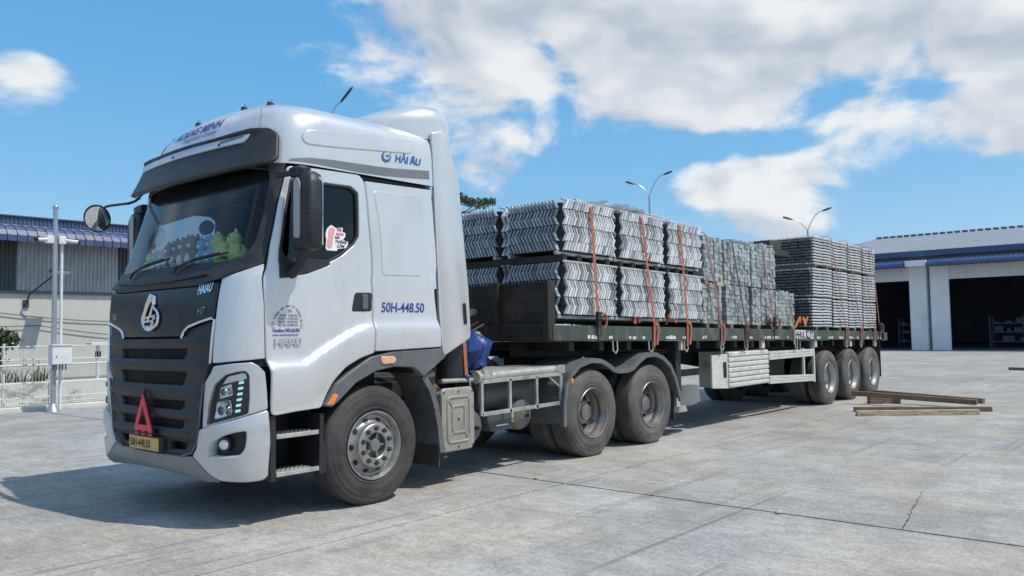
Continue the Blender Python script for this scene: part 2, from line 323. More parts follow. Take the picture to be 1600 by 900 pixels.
# ------------------------------------------------------------------ ground
def ground_mat(name, base, joint=False):
    m = bpy.data.materials.new(name); m.use_nodes = True; t = m.node_tree; L = t.links.new; b = t.nodes['Principled BSDF']
    geo = nd(t, 'ShaderNodeNewGeometry')
    def nz(scale, detail, rough, st=(1,1,1), rot=0, dist=0):
        mp = nd(t, 'ShaderNodeMapping'); mp.inputs['Scale'].default_value = st; mp.inputs['Rotation'].default_value = (0, 0, rot); L(geo.outputs['Position'], mp.inputs[0])
        n = nd(t, 'ShaderNodeTexNoise'); n.inputs['Scale'].default_value = scale; n.inputs['Detail'].default_value = detail; n.inputs['Roughness'].default_value = rough; n.inputs['Distortion'].default_value = dist; L(mp.outputs[0], n.inputs['Vector']); return n.outputs[0]
    def rng(x, a, b_, c, d):
        r = nd(t, 'ShaderNodeMapRange'); L(x, r.inputs[0])
        for i, v in enumerate((a, b_, c, d)): r.inputs[i+1].default_value = v
        return r.outputs[0]
    big = rng(nz(.22, 7, .62), .32, .68, .80, 1.15)
    mid = rng(nz(1.3, 10, .68, (1, 1, 1), 0, .3), .3, .7, .74, 1.22)
    brush = rng(nz(4.5, 6, .7, (1.6, .35, 1), rad(12)), .3, .7, .90, 1.09)
    brush2 = mth(t, 'MULTIPLY', rng(nz(30, 5, .75, (1, 1, 1)), .3, .7, .68, 1.30), rng(nz(9, 6, .7, (1.3, .6, 1), rad(14)), .3, .7, .82, 1.17))
    fine = rng(nz(120, 4, .8), .3, .7, .86, 1.13)
    f = big
    for q in (mid, brush, brush2, fine): f = mth(t, 'MULTIPLY', f, q)
    # tyre scuffs: thin dark curved streaks where a mask allows
    sc = []
    for rot, st, ph in ((rad(10), (.10, 6, 1), .0), (rad(-34), (.09, 7, 1), 3.), (rad(68), (.10, 7, 1), 7.)):
        a = nz(1.0, 5, .65, st, rot, .55); msk = rng(nz(.33, 3, .5, (1, 1, 1), ph), .47, .62, 0, 1)
        sc.append(mth(t, 'MULTIPLY', rng(a, .57, .68, 0, .36), msk))
    s = mth(t, 'MAXIMUM', mth(t, 'MAXIMUM', sc[0], sc[1]), sc[2])
    f = mth(t, 'MULTIPLY', f, mth(t, 'SUBTRACT', 1., s))
    # oil and damp patches, pale spots
    st_ = rng(nz(.7, 7, .65, (1, 1, 1), 2.), .6, .72, 0, .28); f = mth(t, 'MULTIPLY', f, mth(t, 'SUBTRACT', 1., st_))
    spk = rng(nz(24, 3, .5), .70, .76, 0, .3); f = mth(t, 'MULTIPLY', f, mth(t, 'SUBTRACT', 1., spk))
    oi = nd(t, 'ShaderNodeObjectInfo'); f = mth(t, 'MULTIPLY', f, rng(oi.outputs['Random'], 0, 1, .95, 1.05))
    hue = nd(t, 'ShaderNodeMixRGB'); L(rng(nz(.5, 6, .6, (1, 1, 1), 1.), .4, .62, 0, 1), hue.inputs[0])
    hue.inputs[1].default_value = (base[0]*.97, base[1], base[2]*1.035, 1); hue.inputs[2].default_value = (base[0]*1.05, base[1]*1.0, base[2]*.95, 1)
    v = nd(t, 'ShaderNodeVectorMath', operation='SCALE'); L(hue.outputs[0], v.inputs[0]); L(f, v.inputs[3]); L(v.outputs[0], b.inputs['Base Color'])
    b.inputs['Roughness'].default_value = .82; b.inputs['Specular IOR Level'].default_value = .3
    h = mth(t, 'ADD', mth(t, 'MULTIPLY', nz(90, 4, .7), .5), nz(14, 5, .7, (1.2, .6, 1), rad(6)))
    bp = nd(t, 'ShaderNodeBump'); bp.inputs['Strength'].default_value = .22; bp.inputs['Distance'].default_value = .012; L(h, bp.inputs['Height']); L(bp.outputs[0], b.inputs['Normal'])
    return m
CONC = ground_mat('yard_concrete', (.345, .333, .313))
SOIL = mat('soil_and_gravel', (.20, .185, .155), .95, var=.35, scale=.8, dirt=(.10, .12, .06, .8), dscale=.5)
JOINT = mat('joint_sealant', (.02, .02, .02), .8, var=.2)
CURB = mat('kerb_concrete', (.62, .61, .57), .85, var=.2, scale=3)
g = struct(MB().add([(-900,-900,-.06),(1500,-900,-.06),(1500,1500,-.06),(-900,1500,-.06)], [(0,1,2,3)]).build('ground', SOIL, smooth=0))
yard = struct(MB().add([(-60,-60,-.035),(78,-60,-.035),(78,11.8,-.035),(-60,11.8,-.035)], [(0,1,2,3)]).build('yard', JOINT, smooth=0))
xs = [-60, -32.6, -20.6, -8.6, 3.4, 15.4, 27.4, 39.4, 51.4, 78]; ys = [-60, -34, -26, -18, -10, -2, 6, 11.8]
for i in range(len(xs)-1):
    for j in range(len(ys)-1):
        wx0, wx1 = (.018 if abs(xs[i]-3.4) < .1 else .007), (.018 if abs(xs[i+1]-3.4) < .1 else .007)
        x0, x1 = xs[i]+wx0, xs[i+1]-wx1; y0, y1 = ys[j]+(.014 if ys[j] == -2 else .007), ys[j+1]-(.014 if ys[j+1] == -2 else .007)
        MB().bx(x0, x1, y0, y1, -.03, 0).build('slab', CONC, yard, smooth=0, bevel=.004)
# crack beside the wide joint, small stones left on the slab
ck = MB(); pts = [(3.42+.04*k, -5.10+.0065*k+random.uniform(-.014, .014)) for k in range(40)]
for i in range(len(pts)-1):
    a, b_ = Vector((*pts[i], .0025)), Vector((*pts[i+1], .0025)); w = .003*(1-i/44)*random.uniform(.3, 1.2)
    ck.beam(a, b_, w, .004)
ck.build('crack', JOINT, yard, smooth=0)
STONE = mat('pale_stone', (.45, .36, .26), .9, var=.3, scale=30)
def stone(x, y, r, label):
    b = MB(); b.ball((0, 0, 0), r, 9, 6, (1.3, 1, .6)); b.tx(lambda q: q*(1+.25*noise.noise(q*30+Vector((x, y, 0)))))
    zmin = min(q.z for q in b.v); b.tx(lambda q: q+Vector((x, y, -zmin-.001))); tag(b.build('stone', STONE, smooth=25), label, 'stone', 'stones on the concrete')
stone(3.37, -4.19, .028, 'small flat tan stone on the dark slab joint in the foreground')
stone(3.43, -1.62, .022, 'small pale stone on the slab joint nearest the front wheel')

# ------------------------------------------------------------------ right-hand warehouse
WSH = mat('white_sheet_cladding', (.78, .79, .80), .5, var=.07, scale=1.2, dirt=(.34, .34, .33, .4), dscale=.6)
GREYSH = mat('lintel_cladding', (.62, .63, .64), .55, var=.08, scale=1)
BLUESH = mat('blue_sheet', (.04, .08, .19), .4, var=.15, scale=1.5, dirt=(.10, .13, .2, .3), dscale=1)
ROOFSH = mat('pale_roof_sheet', (.23, .25, .28), .45, var=.1, scale=.4, objvar=.03)
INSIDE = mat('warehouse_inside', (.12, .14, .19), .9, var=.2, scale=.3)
PIPEG = mat('downpipe_grey', (.12, .14, .16), .5)
def ribs_yz(b, x, y0, y1, z0, z1, pitch, d, w=.35):
    """standing ribs on a wall facing -x"""
    n = max(1, int(round((y1-y0)/pitch)))
    for i in range(n):
        c = y0+(i+.5)*(y1-y0)/n; hw = pitch*w/2
        b.prism([(x-d, c-hw*.5), (x-d, c+hw*.5), (x, c+hw), (x, c-hw)], 'z', z0, z1)
wh = thing('warehouse', 'long white and blue warehouse with open dark bays at the far end of the yard', 'warehouse', (52, 0, 0))
def part(b, n, m, p, **k): return b.build(n, m, p, **k)
WX = 50.
for y0, y1 in ((6.0, 7.0), (4.83, 5.86)):
    b = MB(); b.bx(WX, WX+.12, y0, y1, 0.003, 5.0); ribs_yz(b, WX, y0, y1, .02, 4.98, .115, .035); part(b, 'wall_panel', WSH, wh, smooth=0)
for y0, y1 in ((12.0, 12.95), (-13.2, -11.2), (-31, -29)):
    b = MB(); b.bx(WX, WX+.12, y0, y1, 0.003, 5.0); ribs_yz(b, WX, y0, y1, .02, 4.98, .23, .035); part(b, 'wall_panel', WSH, wh, smooth=0)
b = MB(); b.cyl((WX-.06, 5.93, .02), (WX-.06, 5.93, 5.5), .055, 10); part(b, 'downpipe', PIPEG, wh)
for y0, y1 in ((7.0, 12.0), (-11.2, 4.83), (-29, -13.2)):
    b = MB(); b.bx(WX+.02, WX+.14, y0, y1, 4.2, 5.0); ribs_yz(b, WX+.02, y0, y1, 4.21, 4.98, .23, .03); part(b, 'lintel_panel', GREYSH, wh, smooth=0)
b = MB(); b.bx(WX+.05, WX+.17, -31, 12.95, 5.0, 5.66); part(b, 'eaves_recess', PIPEG, wh, smooth=0)
b = MB(); b.bx(WX-.35, WX-.05, -31.3, 13.1, 5.62, 5.93); part(b, 'gutter', BLUESH, wh, smooth=0)
def canopy_arc(y0, y1):
    n = max(2, int((y1-y0)/.24))
    for k in range(n):
        a0 = y0+(y1-y0)*k/n; a1 = y0+(y1-y0)*(k+1)/n; b = MB()
        pr = [(WX-1.15, 4.98), (WX-1.2, 5.05), (WX-1.15, 5.17), (WX-.9, 5.3), (WX-.5, 5.38), (WX-.05, 5.42)]
        w = (a1-a0)
        for q, h in ((a0, 0), (a0+w*.62, 0)): pass
        b.sheet([(p[0], p[1]) for p in pr], 'y', a0, a0+w*.6, .03)
        b.sheet([(p[0]+.02, p[1]-.035) for p in pr], 'y', a0+w*.6, a1, .03)
        yield b
def canopy(y0, y1):
    holder = MB()
    for b in canopy_arc(y0, y1): holder.add(b.v, b.f)
    return holder
for y0, y1 in ((7.0, 12.2), (-11.4, 5.75), (-29.2, -13.0)): part(canopy(y0, y1), 'canopy', BLUESH, wh, smooth=0)
b = MB(); b.bx(WX-1.0, WX-.02, 5.8, 6.95, 5.0, 5.34); part(b, 'gutter_box', WSH, wh, smooth=0, bevel=.02)
b = MB()
def roofrib(y0, y1, n):
    for k in range(n):
        a = y0+(y1-y0)*k/n; w = (y1-y0)/n
        yield a, w
rf = thing('roof', None, None, (60, 0, 5.9), parent=wh)
for a, w in roofrib(-31.3, 13.1, 44):
    b = MB(); b.hexa([(WX-.36, a+.006, 5.94), (WX-.36, a+w-.006, 5.94), (WX+14, a+w-.006, 8.3), (WX+14, a+.006, 8.3), (WX-.36, a+.006, 5.97), (WX-.36, a+w-.006, 5.97), (WX+14, a+w-.006, 8.33), (WX+14, a+.006, 8.33)])
    for q in (.25, .75):
        c = a+w*q; b.hexa([(WX-.36, c-.03, 5.971), (WX-.36, c+.03, 5.971), (WX+14, c+.03, 8.331), (WX+14, c-.03, 8.331), (WX-.36, c-.015, 6.0), (WX-.36, c+.015, 6.0), (WX+14, c+.015, 8.36), (WX+14, c-.015, 8.36)])
    part(b, 'roof_sheet', ROOFSH, rf, smooth=0)
b = MB()
for k in range(88):
    y = -31+k*.5; b.bx(WX+13.8, WX+14.1, y, y+.36, 8.34, 8.45)
part(b, 'ridge_cap', PIPEG, rf, smooth=0)
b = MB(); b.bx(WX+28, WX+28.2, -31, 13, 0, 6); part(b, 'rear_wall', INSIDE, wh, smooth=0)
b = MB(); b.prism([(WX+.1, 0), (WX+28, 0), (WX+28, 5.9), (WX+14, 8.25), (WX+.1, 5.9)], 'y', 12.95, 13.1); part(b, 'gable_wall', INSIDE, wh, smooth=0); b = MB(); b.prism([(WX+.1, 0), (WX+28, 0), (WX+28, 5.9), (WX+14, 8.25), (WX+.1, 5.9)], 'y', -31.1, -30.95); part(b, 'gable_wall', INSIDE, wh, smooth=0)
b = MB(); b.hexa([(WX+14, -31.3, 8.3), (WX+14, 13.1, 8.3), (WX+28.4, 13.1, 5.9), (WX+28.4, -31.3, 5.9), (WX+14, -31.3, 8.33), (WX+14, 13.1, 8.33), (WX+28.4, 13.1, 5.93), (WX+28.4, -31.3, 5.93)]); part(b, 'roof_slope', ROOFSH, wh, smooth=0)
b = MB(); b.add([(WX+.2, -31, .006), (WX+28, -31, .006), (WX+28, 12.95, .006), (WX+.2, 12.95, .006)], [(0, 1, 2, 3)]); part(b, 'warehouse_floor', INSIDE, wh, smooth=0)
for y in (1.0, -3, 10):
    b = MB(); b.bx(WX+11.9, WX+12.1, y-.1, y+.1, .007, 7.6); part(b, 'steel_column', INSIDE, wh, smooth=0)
RACK = mat('rack_steel', (.09, .11, .15), .5, .4, var=.3); STOCK = mat('stored_steel', (.10, .11, .13), .5, .5, var=.4, scale=2)
def rack(x, y0, y1, label):
    r = thing('storage_rack', label, 'rack', (x, (y0+y1)/2, .007), 'racks inside the warehouse')
    for y in (y0, (y0+y1)/2, y1):
        for dx in (0, 1.0): MB().bx(x+dx-.04, x+dx+.04, y-.04, y+.04, .008, 2.0).build('upright', RACK, r, smooth=0)
    for z in (.35, .95, 1.5):
        MB().bx(x-.02, x+1.02, y0+.05, y1-.05, z, z+.07).build('shelf', RACK, r, smooth=0)
        b = MB(); y = y0+.2
        while y < y1-.4:
            w = random.uniform(.2, .7); h = random.uniform(.08, .36); b.bx(x+.05, x+.9, y, y+w, z+.072, z+.072+h); y += w+random.uniform(.05, .5)
        stuff(b.build('stored_parts', STOCK, r, smooth=0))
rack(WX+6, 0.2, 3.9, 'dark storage rack seen inside the right warehouse bay')
rack(WX+7, 7.4, 9.6, 'dark storage rack seen in the left warehouse bay behind the trailer')
# ------------------------------------------------------------------ left-hand building
LWALL = mat('cream_render_wall', (.56, .55, .50), .9, var=.07, scale=.8, dirt=(.36, .35, .31, .5), dscale=.35, dthr=(.5, .75), stretch=(1, 1, .4))
LCLAD = mat('weathered_white_cladding', (.46, .46, .49), .6, var=.12, scale=1, dirt=(.30, .29, .31, .6), dscale=.8)
LDARK = mat('dark_grey_cladding', (.075, .09, .095), .6, var=.2, scale=2)
LBLUE = mat('navy_roof_sheet', (.055, .085, .19), .45, var=.18, scale=1.5, dirt=(.20, .20, .22, .55), dscale=1.2)
LY = 28.
lb = thing('factory_building', 'cream factory building with a curved navy canopy behind the fence', 'building', (-6, 29, 0))
part(MB().bx(-26, 12.9, LY, LY+.3, -.06, 3.34), 'wall', LWALL, lb, smooth=0)
part(MB().bx(-26, 13.0, LY-.06, LY+.001, 3.30, 3.40), 'ledge', PIPEG, lb, smooth=0)
def clad(x0, x1, m, pitch):
    n = int(round((x1-x0)/pitch)); b = MB(); b.bx(x0, x1, LY+.03, LY+.1, 3.41, 5.75)
    for i in range(n):
        c = x0+(i+.5)*(x1-x0)/n; b.prism([(c-pitch*.3, LY+.03), (c-pitch*.16, LY-.02), (c+pitch*.16, LY-.02), (c+pitch*.3, LY+.03)], 'z', 3.42, 5.72)
    part(b, 'cladding_panel', m, lb, smooth=0)
for k in range(-8, 3):
    x0 = 8.13+k*5.0
    if x0 > 12: continue
    clad(x0, min(x0+3.83, 12.9), LCLAD, .15)
    if x0+3.83 < 12.9: clad(x0+3.84, min(x0+4.99, 12.88), LDARK, .15)
b = MB()
cp = [(LY-1.15, 5.2), (LY-1.16, 5.42), (LY-1.05, 5.6), (LY-.8, 5.74), (LY-.4, 5.83), (LY+.05, 5.87)]
x = -26.
while x < 12.7:
    part(MB().sheet([(q[0], q[1]) for q in cp], 'x', x, x+.29, .03), 'canopy_sheet', LBLUE, lb, smooth=0)
    part(MB().sheet([(q[0]-.035*(1 if q[1] < 5.7 else .2), q[1]+.03) for q in cp], 'x', x+.292, x+.34, .03), 'canopy_rib', LBLUE, lb, smooth=0) if x > 5 else None
    x += .345
part(MB().bx(-26, 12.95, LY-.05, LY+.06, 5.86, 5.95), 'flashing', GALVP, lb, smooth=0)
b = MB(); b.bx(-26, 12.7, LY+.3, LY+.4, 5.9, 6.32)
for i in range(260): b.bx(-26+i*.149, -26+i*.149+.06, LY+.27, LY+.3, 5.95, 6.31)
part(b, 'parapet', LBLUE, lb, smooth=0)
part(MB().bx(-26, 12.72, LY+.2, LY+.45, 6.32, 6.36), 'coping', PIPEG, lb, smooth=0)
part(MB().bx(12.6, 12.88, LY+.31, LY+20, -.06, 5.9), 'end_wall', LWALL, lb, smooth=0)
part(MB().hexa([(-26, LY+.4, 6.2), (12.7, LY+.4, 6.2), (12.7, LY+20, 6.28), (-26, LY+20, 6.28), (-26, LY+.4, 6.25), (12.7, LY+.4, 6.25), (12.7, LY+20, 6.33), (-26, LY+20, 6.33)]), 'roof_deck', LBLUE, lb, smooth=0)
# floodlight on a bent bracket fixed to the wall
fl = thing('wall_floodlight', 'grey floodlight on a bent bracket on the cream factory wall', 'floodlight', (9.1, 27.4, 2.4))
MB().tube([(8.45, 27.95, 2.9), (8.45, 27.6, 3.25), (9.15, 26.9, 4.05)], .035, 8).build('bracket_arm', LAMPG, fl)
MB().bx(8.35, 8.55, 27.92, 27.995, 2.75, 3.05).build('mounting_plate', LAMPG, fl, smooth=0)
MB().hexa([(8.9, 26.4, 4.0), (9.5, 26.4, 4.0), (9.5, 27.0, 4.12), (8.9, 27.0, 4.12), (8.95, 26.45, 4.12), (9.45, 26.45, 4.12), (9.45, 26.95, 4.22), (8.95, 26.95, 4.22)]).build('lamp_head', LAMPG, fl, smooth=0)
# cables slung along the wall
def cable(pts, label):
    b = MB(); path = []
    for (x0, y0, z0), (x1, y1, z1), sag in pts:
        for k in range(9):
            t = k/8; path.append((x0+(x1-x0)*t, y0+(y1-y0)*t, z0+(z1-z0)*t-sag*4*t*(1-t)))
    tag(b.tube(path, .018, 5).build('cable', LAMPG), label, 'cable', 'cables along the factory wall')
cable([((-10, 27.9, 2.0), (8.9, 27.9, 2.05), .12), ((8.9, 27.9, 2.05), (14, 27.9, 1.5), .1)], 'lower black cable slung along the cream factory wall')
cable([((7.0, 27.92, 2.62), (12.8, 27.92, 2.2), .12)], 'upper black cable slung along the cream factory wall')

# ------------------------------------------------------------------ fence, kerb, low wall, planting
struct(MB().bx(-60, 48, 11.84, 12.0, -.05, .10).build('kerb', CURB, smooth=0, bevel=.015))
struct(MB().add([(-60, 12.0, -.01), (48, 12.0, -.01), (48, 20, -.01), (-60, 20, -.01)], [(0, 1, 2, 3)]).build('verge', SOIL, smooth=0))
struct(MB().add([(-60, 20, -.02), (48, 20, -.02), (48, 27.9, -.02), (-60, 27.9, -.02)], [(0, 1, 2, 3)]).build('back_road', mat('grey_asphalt', (.13, .135, .14), .9, var=.2, scale=1.5), smooth=0))
FW = mat('fence_white', (.60, .61, .60), .5, var=.1)
def fence_panel(x0, w):
    b = MB(); n = int(w/.062)
    zs = [(.13, 0), (.22, 0), (.26, -.035), (.30, 0), (.52, 0), (.57, -.035), (.62, 0), (1.02, 0), (1.07, -.035), (1.12, 0), (1.36, 0)]
    for i in range(n+1):
        x = x0+.03+(w-.06)*i/n
        b.tube([(x, 12.2+dy, z) for z, dy in zs], .0036, 4, cap=False)
    for z, dy in ((.15, 0), (.26, -.04), (.57, -.04), (1.07, -.04), (1.35, 0)): b.cyl((x0, 12.195+dy, z), (x0+w, 12.195+dy, z), .009 if z < 1.3 else .012, 5)
    return b
fe = thing('mesh_fence', 'white welded wire mesh fence along the edge of the yard', 'fence', (4, 12.2, 0))
x = -14.6
while x < 42:
    stuff(fence_panel(x, 2.46).build('wire_panel', FW, fe, smooth=0))
    MB().cyl((x-.02, 12.24, .0), (x-.02, 12.24, 1.42), .028, 10).build('post', FW, fe)
    x += 2.5
MB().cyl((-16, 12.15, .955), (42, 12.15, .955), .022, 8).build('top_rail', FW, fe)
LWW = mat('flaking_white_wall', (.66, .66, .62), .85, var=.1, scale=2, dirt=(.20, .20, .17, .9), dscale=1.6, dthr=(.5, .66), stretch=(1, 1, 1.6))
lw = thing('low_wall', 'low flaking white wall behind the mesh fence', 'wall', (4, 13.8, 0))
x = -15.2
while x < 40:
    MB().bx(x, x+1.28, 13.74, 13.9, -.05, .52).build('wall_panel', LWW, lw, smooth=0, bevel=.01)
    MB().bx(x+1.285, x+1.395, 13.70, 13.94, -.05, .56).build('pier', CURB, lw, smooth=0, bevel=.01); x += 1.4
LEAFG = [mat('leaf_dark_green', (.05, .075, .03), .6, var=.35, scale=8), mat('leaf_olive', (.17, .16, .09), .65, var=.35, scale=8), mat('leaf_mid_green', (.075, .10, .045), .6, var=.35, scale=8)]
BARK = mat('bark', (.12, .09, .065), .9, var=.3, scale=10)
def leaves(b, c, r, n, size, sq=(1, 1, 1), seed=0):
    rr = random.Random(seed)
    for _ in range(n):
        d = Vector((rr.gauss(0, 1), rr.gauss(0, 1), rr.gauss(0, 1))).normalized()*r*rr.random()**.45
        q = Vector(c)+Vector((d.x*sq[0], d.y*sq[1], d.z*sq[2])); s = size*rr.uniform(.6, 1.3)
        a = Vector((rr.gauss(0, 1), rr.gauss(0, 1), rr.gauss(0, .6))).normalized(); w = a.orthogonal().normalized()
        w.rotate(Matrix.Rotation(rr.uniform(0, 6.3), 3, a)); w *= s*.35
        b.add([q, q+a*s*.5+w, q+a*s, q+a*s*.5-w], [(0, 1, 2, 3)])
def shrub(x, y, h, r, m, label, seed):
    t = thing('shrub', label, 'shrub', (x, y, 0), 'plants behind the low wall')
    b = MB(); rr = random.Random(seed)
    for k in range(5):
        a = rr.uniform(0, 6.3); b.tube([(x, y, -.02), (x+.25*r*math.cos(a), y+.25*r*math.sin(a), h*.4), (x+.6*r*math.cos(a), y+.6*r*math.sin(a), h*.85)], [.03, .02, .008], 5)
    b.build('stems', BARK, t)
    b = MB()
    for k in range(7):
        a = rr.uniform(0, 6.3); q = rr.uniform(0, .7); leaves(b, (x+q*r*math.cos(a), y+q*r*math.sin(a), h*rr.uniform(.5, .95)), r*.45, 170, .15, (1, 1, .7), seed*31+k)
    b.build('foliage', m, t, smooth=0, fixn=False)
def spiky(x, y, h, n, label, seed):
    rr = random.Random(seed); t = thing('yucca_plant', label, 'plant', (x, y, 0), 'plants behind the low wall'); b = MB()
    for k in range(n):
        a = rr.uniform(0, 6.3); l = h*rr.uniform(.6, 1.1); o = rr.uniform(.15, .6)*h; bx_, by_ = x+rr.uniform(-.12, .12), y+rr.uniform(-.12, .12)
        w = Vector((-math.sin(a), math.cos(a), 0))*.022; p0 = Vector((bx_, by_, 0)); p1 = Vector((bx_+o*.5*math.cos(a), by_+o*.5*math.sin(a), l*.65)); p2 = Vector((bx_+o*math.cos(a), by_+o*math.sin(a), l*rr.uniform(.7, 1)))
        b.add([p0-w, p0+w, p1+w*.8, p1-w*.8, p2], [(0, 1, 2, 3), (3, 2, 4)])
    b.build('blades', m_ if (m_ := LEAFG[1]) else None, t, smooth=0, fixn=False)
    MB().cyl((x, y, -.02), (x, y, .12), .06, 8).build('crown_base', BARK, t)
shrub(4.55, 18.2, 1.75, .75, LEAFG[0], 'dark green leafy shrub at the left edge behind the low wall', 3)
shrub(3.3, 18.6, 1.5, .7, LEAFG[0], 'small dark shrub left of the leafy shrub behind the low wall', 5)
spiky(3.65, 14.8, .95, 46, 'olive spiky plant leftmost of the three behind the low wall', 1)
spiky(4.05, 15.0, 1.0, 46, 'olive spiky plant in the middle of the three behind the low wall', 2)
spiky(4.55, 15.0, 1.05, 46, 'olive spiky plant rightmost of the three, nearest the camera pole', 4)

# camera mast, slim pole, bollard lamp
cp_ = thing('camera_mast', 'galvanised security camera mast with a white box at the left', 'mast', (3.55, 11.42, 0))
MB().cyl((3.55, 11.42, .02), (3.55, 11.42, 4.28), .055, 14, r1=.045).build('mast', GALVP, cp_)
MB().ball((3.55, 11.42, 4.27), .058, 12, 8).build('cap', GALVP, cp_)
MB().cyl((3.55, 11.42, .004), (3.55, 11.42, .16), .14, 12, r1=.06).build('base_plate', GALVP, cp_)
bxo = MB().bx(3.42, 3.80, 11.12, 11.36, .98, 1.36).build('control_box', WHITEP, cp_, smooth=0, bevel=.008)
MB().bx(3.40, 3.82, 11.10, 11.38, 1.362, 1.385).build('box_lid', WHITEP, bxo, smooth=0, bevel=.004)
MB().bx(3.79, 3.80, 11.14, 11.2, 1.05, 1.27).build('warning_label', mat('label_yellow', (.7, .5, .08), .5), bxo, smooth=0).location.x += .004
MB().cyl((3.5, 11.115, 1.15), (3.5, 11.10, 1.15), .012, 8).build('box_lock', INKK, bxo)
for k in range(5): MB().cyl((3.48+k*.06, 11.24, .86), (3.48+k*.06, 11.24, .985), .014, 6).build('cable_gland', PIPEG, bxo)
for sx_, nm in ((-1, 'left'), (1, 'right')):
    x0 = 3.55+sx_*.12
    c_ = MB().bx(x0-.07, x0+.07, 11.33, 11.47, 3.5, 3.66).build('camera_bracket', WHITEP, cp_, smooth=0, bevel=.01)
    d0 = Vector((x0+sx_*.05, 11.36, 3.58)); d1 = d0+Vector((sx_*.24, -.1, -.03))
    MB().cyl(d0, d1, .035, 12).build('camera_body', WHITEP, c_)
    MB().cyl(d1-(d1-d0)*.05, d1+(d1-d0)*.12, .042, 12).build('camera_lens', INKK, c_)
tag(MB().cyl((3.70, 11.47, .004), (3.70, 11.47, 3.55), .03, 12).build('conduit_pole', WHITEP), 'slim white conduit pole right beside the camera mast', 'pole')
bl = thing('bollard_light', 'short post with a flat square light behind the fence', 'bollard light', (6.7, 17.0, 0))
MB().cyl((6.7, 17, -.01), (6.7, 17, 1.32), .05, 10).build('post', WHITEP, bl); MB().bx(6.45, 6.95, 16.8, 17.2, 1.33, 1.39).build('lamp_head', WHITEP, bl, smooth=0, bevel=.01); MB().bx(6.64, 6.76, 16.92, 17.04, .98, 1.14).build('junction_box', INKK, bl, smooth=0)

# ------------------------------------------------------------------ street lamps and the tree behind
def street_lamp(x, y, H, reach, rise, ang, label, tip=.16, low=.62):
    t = thing('street_lamp', label, 'street lamp', (x, y, 0), 'twin-armed street lamps')
    MB().cyl((x, y, -.02), (x, y, H), .11, 12, r1=.05).build('pole', GALVP, t)
    for sg, rs in ((1, rise), (-1, rise*low)):
        dx, dy = math.cos(ang)*sg, math.sin(ang)*sg
        a = MB().tube([(x+dx*reach*f, y+dy*reach*f, H+rs*(1-(1-f)**1.9)) for f in (0, .12, .25, .4, .55, .7, .85, 1)], .024, 8).build('arm', GALVP, t)
        e = Vector((x+dx*reach, y+dy*reach, H+rs)); q = e+Vector((dx*.5, dy*.5, tip))
        b = MB(); rings = []
        for f, w in ((0, .05), (.12, .10), (.5, .13), (.85, .11), (1, .03)):
            c = e.lerp(q, f); rings.append([c+Vector((-dy*w*math.cos(th), dx*w*math.cos(th), .5*w*math.sin(th))) for th in [2*math.pi*i/10 for i in range(10)]])
        b.loft(rings).build('lamp_head', LAMPG, t)
street_lamp(35.8, 16.45, 8.9, .80, 1.15, rad(-62), 'street lamp rising behind the middle of the load')
street_lamp(41.6, 9.9, 6.85, .80, 1.05, rad(-62), 'smaller street lamp behind the rear tube stack')
street_lamp(16.1, 19.2, 9.2, .62, 1.45, rad(-50), 'street lamp poking up behind the cab roof', .62, .25)
tr = thing('tree', 'tree with a flat green crown showing between cab and load', 'tree', (25.2, 21.2, 0))
MB().tube([(25.1, 21.2, -.05), (25.2, 21.3, 3), (25.0, 21.1, 5.6), (25.15, 21.2, 7.6)], [.16, .13, .1, .05], 8).build('trunk', BARK, tr)
b = MB()
for k in range(9):
    a = k*.7; b.tube([(25.1, 21.2, 6.6+.1*k%3), (25.1+.8*math.cos(a), 21.2+.8*math.sin(a), 7.4), (25.1+1.6*math.cos(a), 21.2+1.6*math.sin(a), 7.8)], [.05, .03, .01], 5)
b.build('limbs', BARK, tr)
b = MB()
for k in range(26):
    a = random.uniform(0, 6.3); q = 1.9*math.sqrt(random.random()); leaves(b, (25.2+q*math.cos(a), 21.1+q*math.sin(a), 7.9+random.uniform(-.06, .1)), .42, 95, .13, (1, 1, .32), 100+k)
b.build('crown', LEAFG[2], tr, smooth=0, fixn=False)
# ------------------------------------------------------------------ tractor truck: cab skin
def smooth_(t, a):
    n = len(a)
    if t <= a[0][0]: return a[0][1]
    if t >= a[-1][0]: return a[-1][1]
    i = 0
    while t > a[i+1][0]: i += 1
    x0, y0 = a[i]; x1, y1 = a[i+1]; h = x1-x0; u = (t-x0)/h
    def sl(k):
        if k == 0: return (a[1][1]-a[0][1])/(a[1][0]-a[0][0])
        if k == n-1: return (a[-1][1]-a[-2][1])/(a[-1][0]-a[-2][0])
        d0 = (a[k][1]-a[k-1][1])/(a[k][0]-a[k-1][0]); d1 = (a[k+1][1]-a[k][1])/(a[k+1][0]-a[k][0])
        return 0. if d0*d1 <= 0 else 2*d0*d1/(d0+d1)
    return (2*u**3-3*u*u+1)*y0+(u**3-2*u*u+u)*h*sl(i)+(-2*u**3+3*u*u)*y1+(u**3-u*u)*h*sl(i+1)
FZ = [(.2,.34),(.33,.245),(.45,.21),(1.2,.2),(1.7,.22),(1.95,.25),(2.05,.30),(2.9,.56),(3.2,.62),(3.38,.69),(3.5,.79),(3.58,.96),(3.63,1.25),(3.65,1.6)]
WZ = [(.2,1.25),(1.9,1.25),(2.9,1.205),(3.2,1.19),(3.34,1.168),(3.42,1.11),(3.48,1.0),(3.53,.85),(3.58,.65),(3.63,.35),(3.65,.01)]
YC, CL = .95, .5
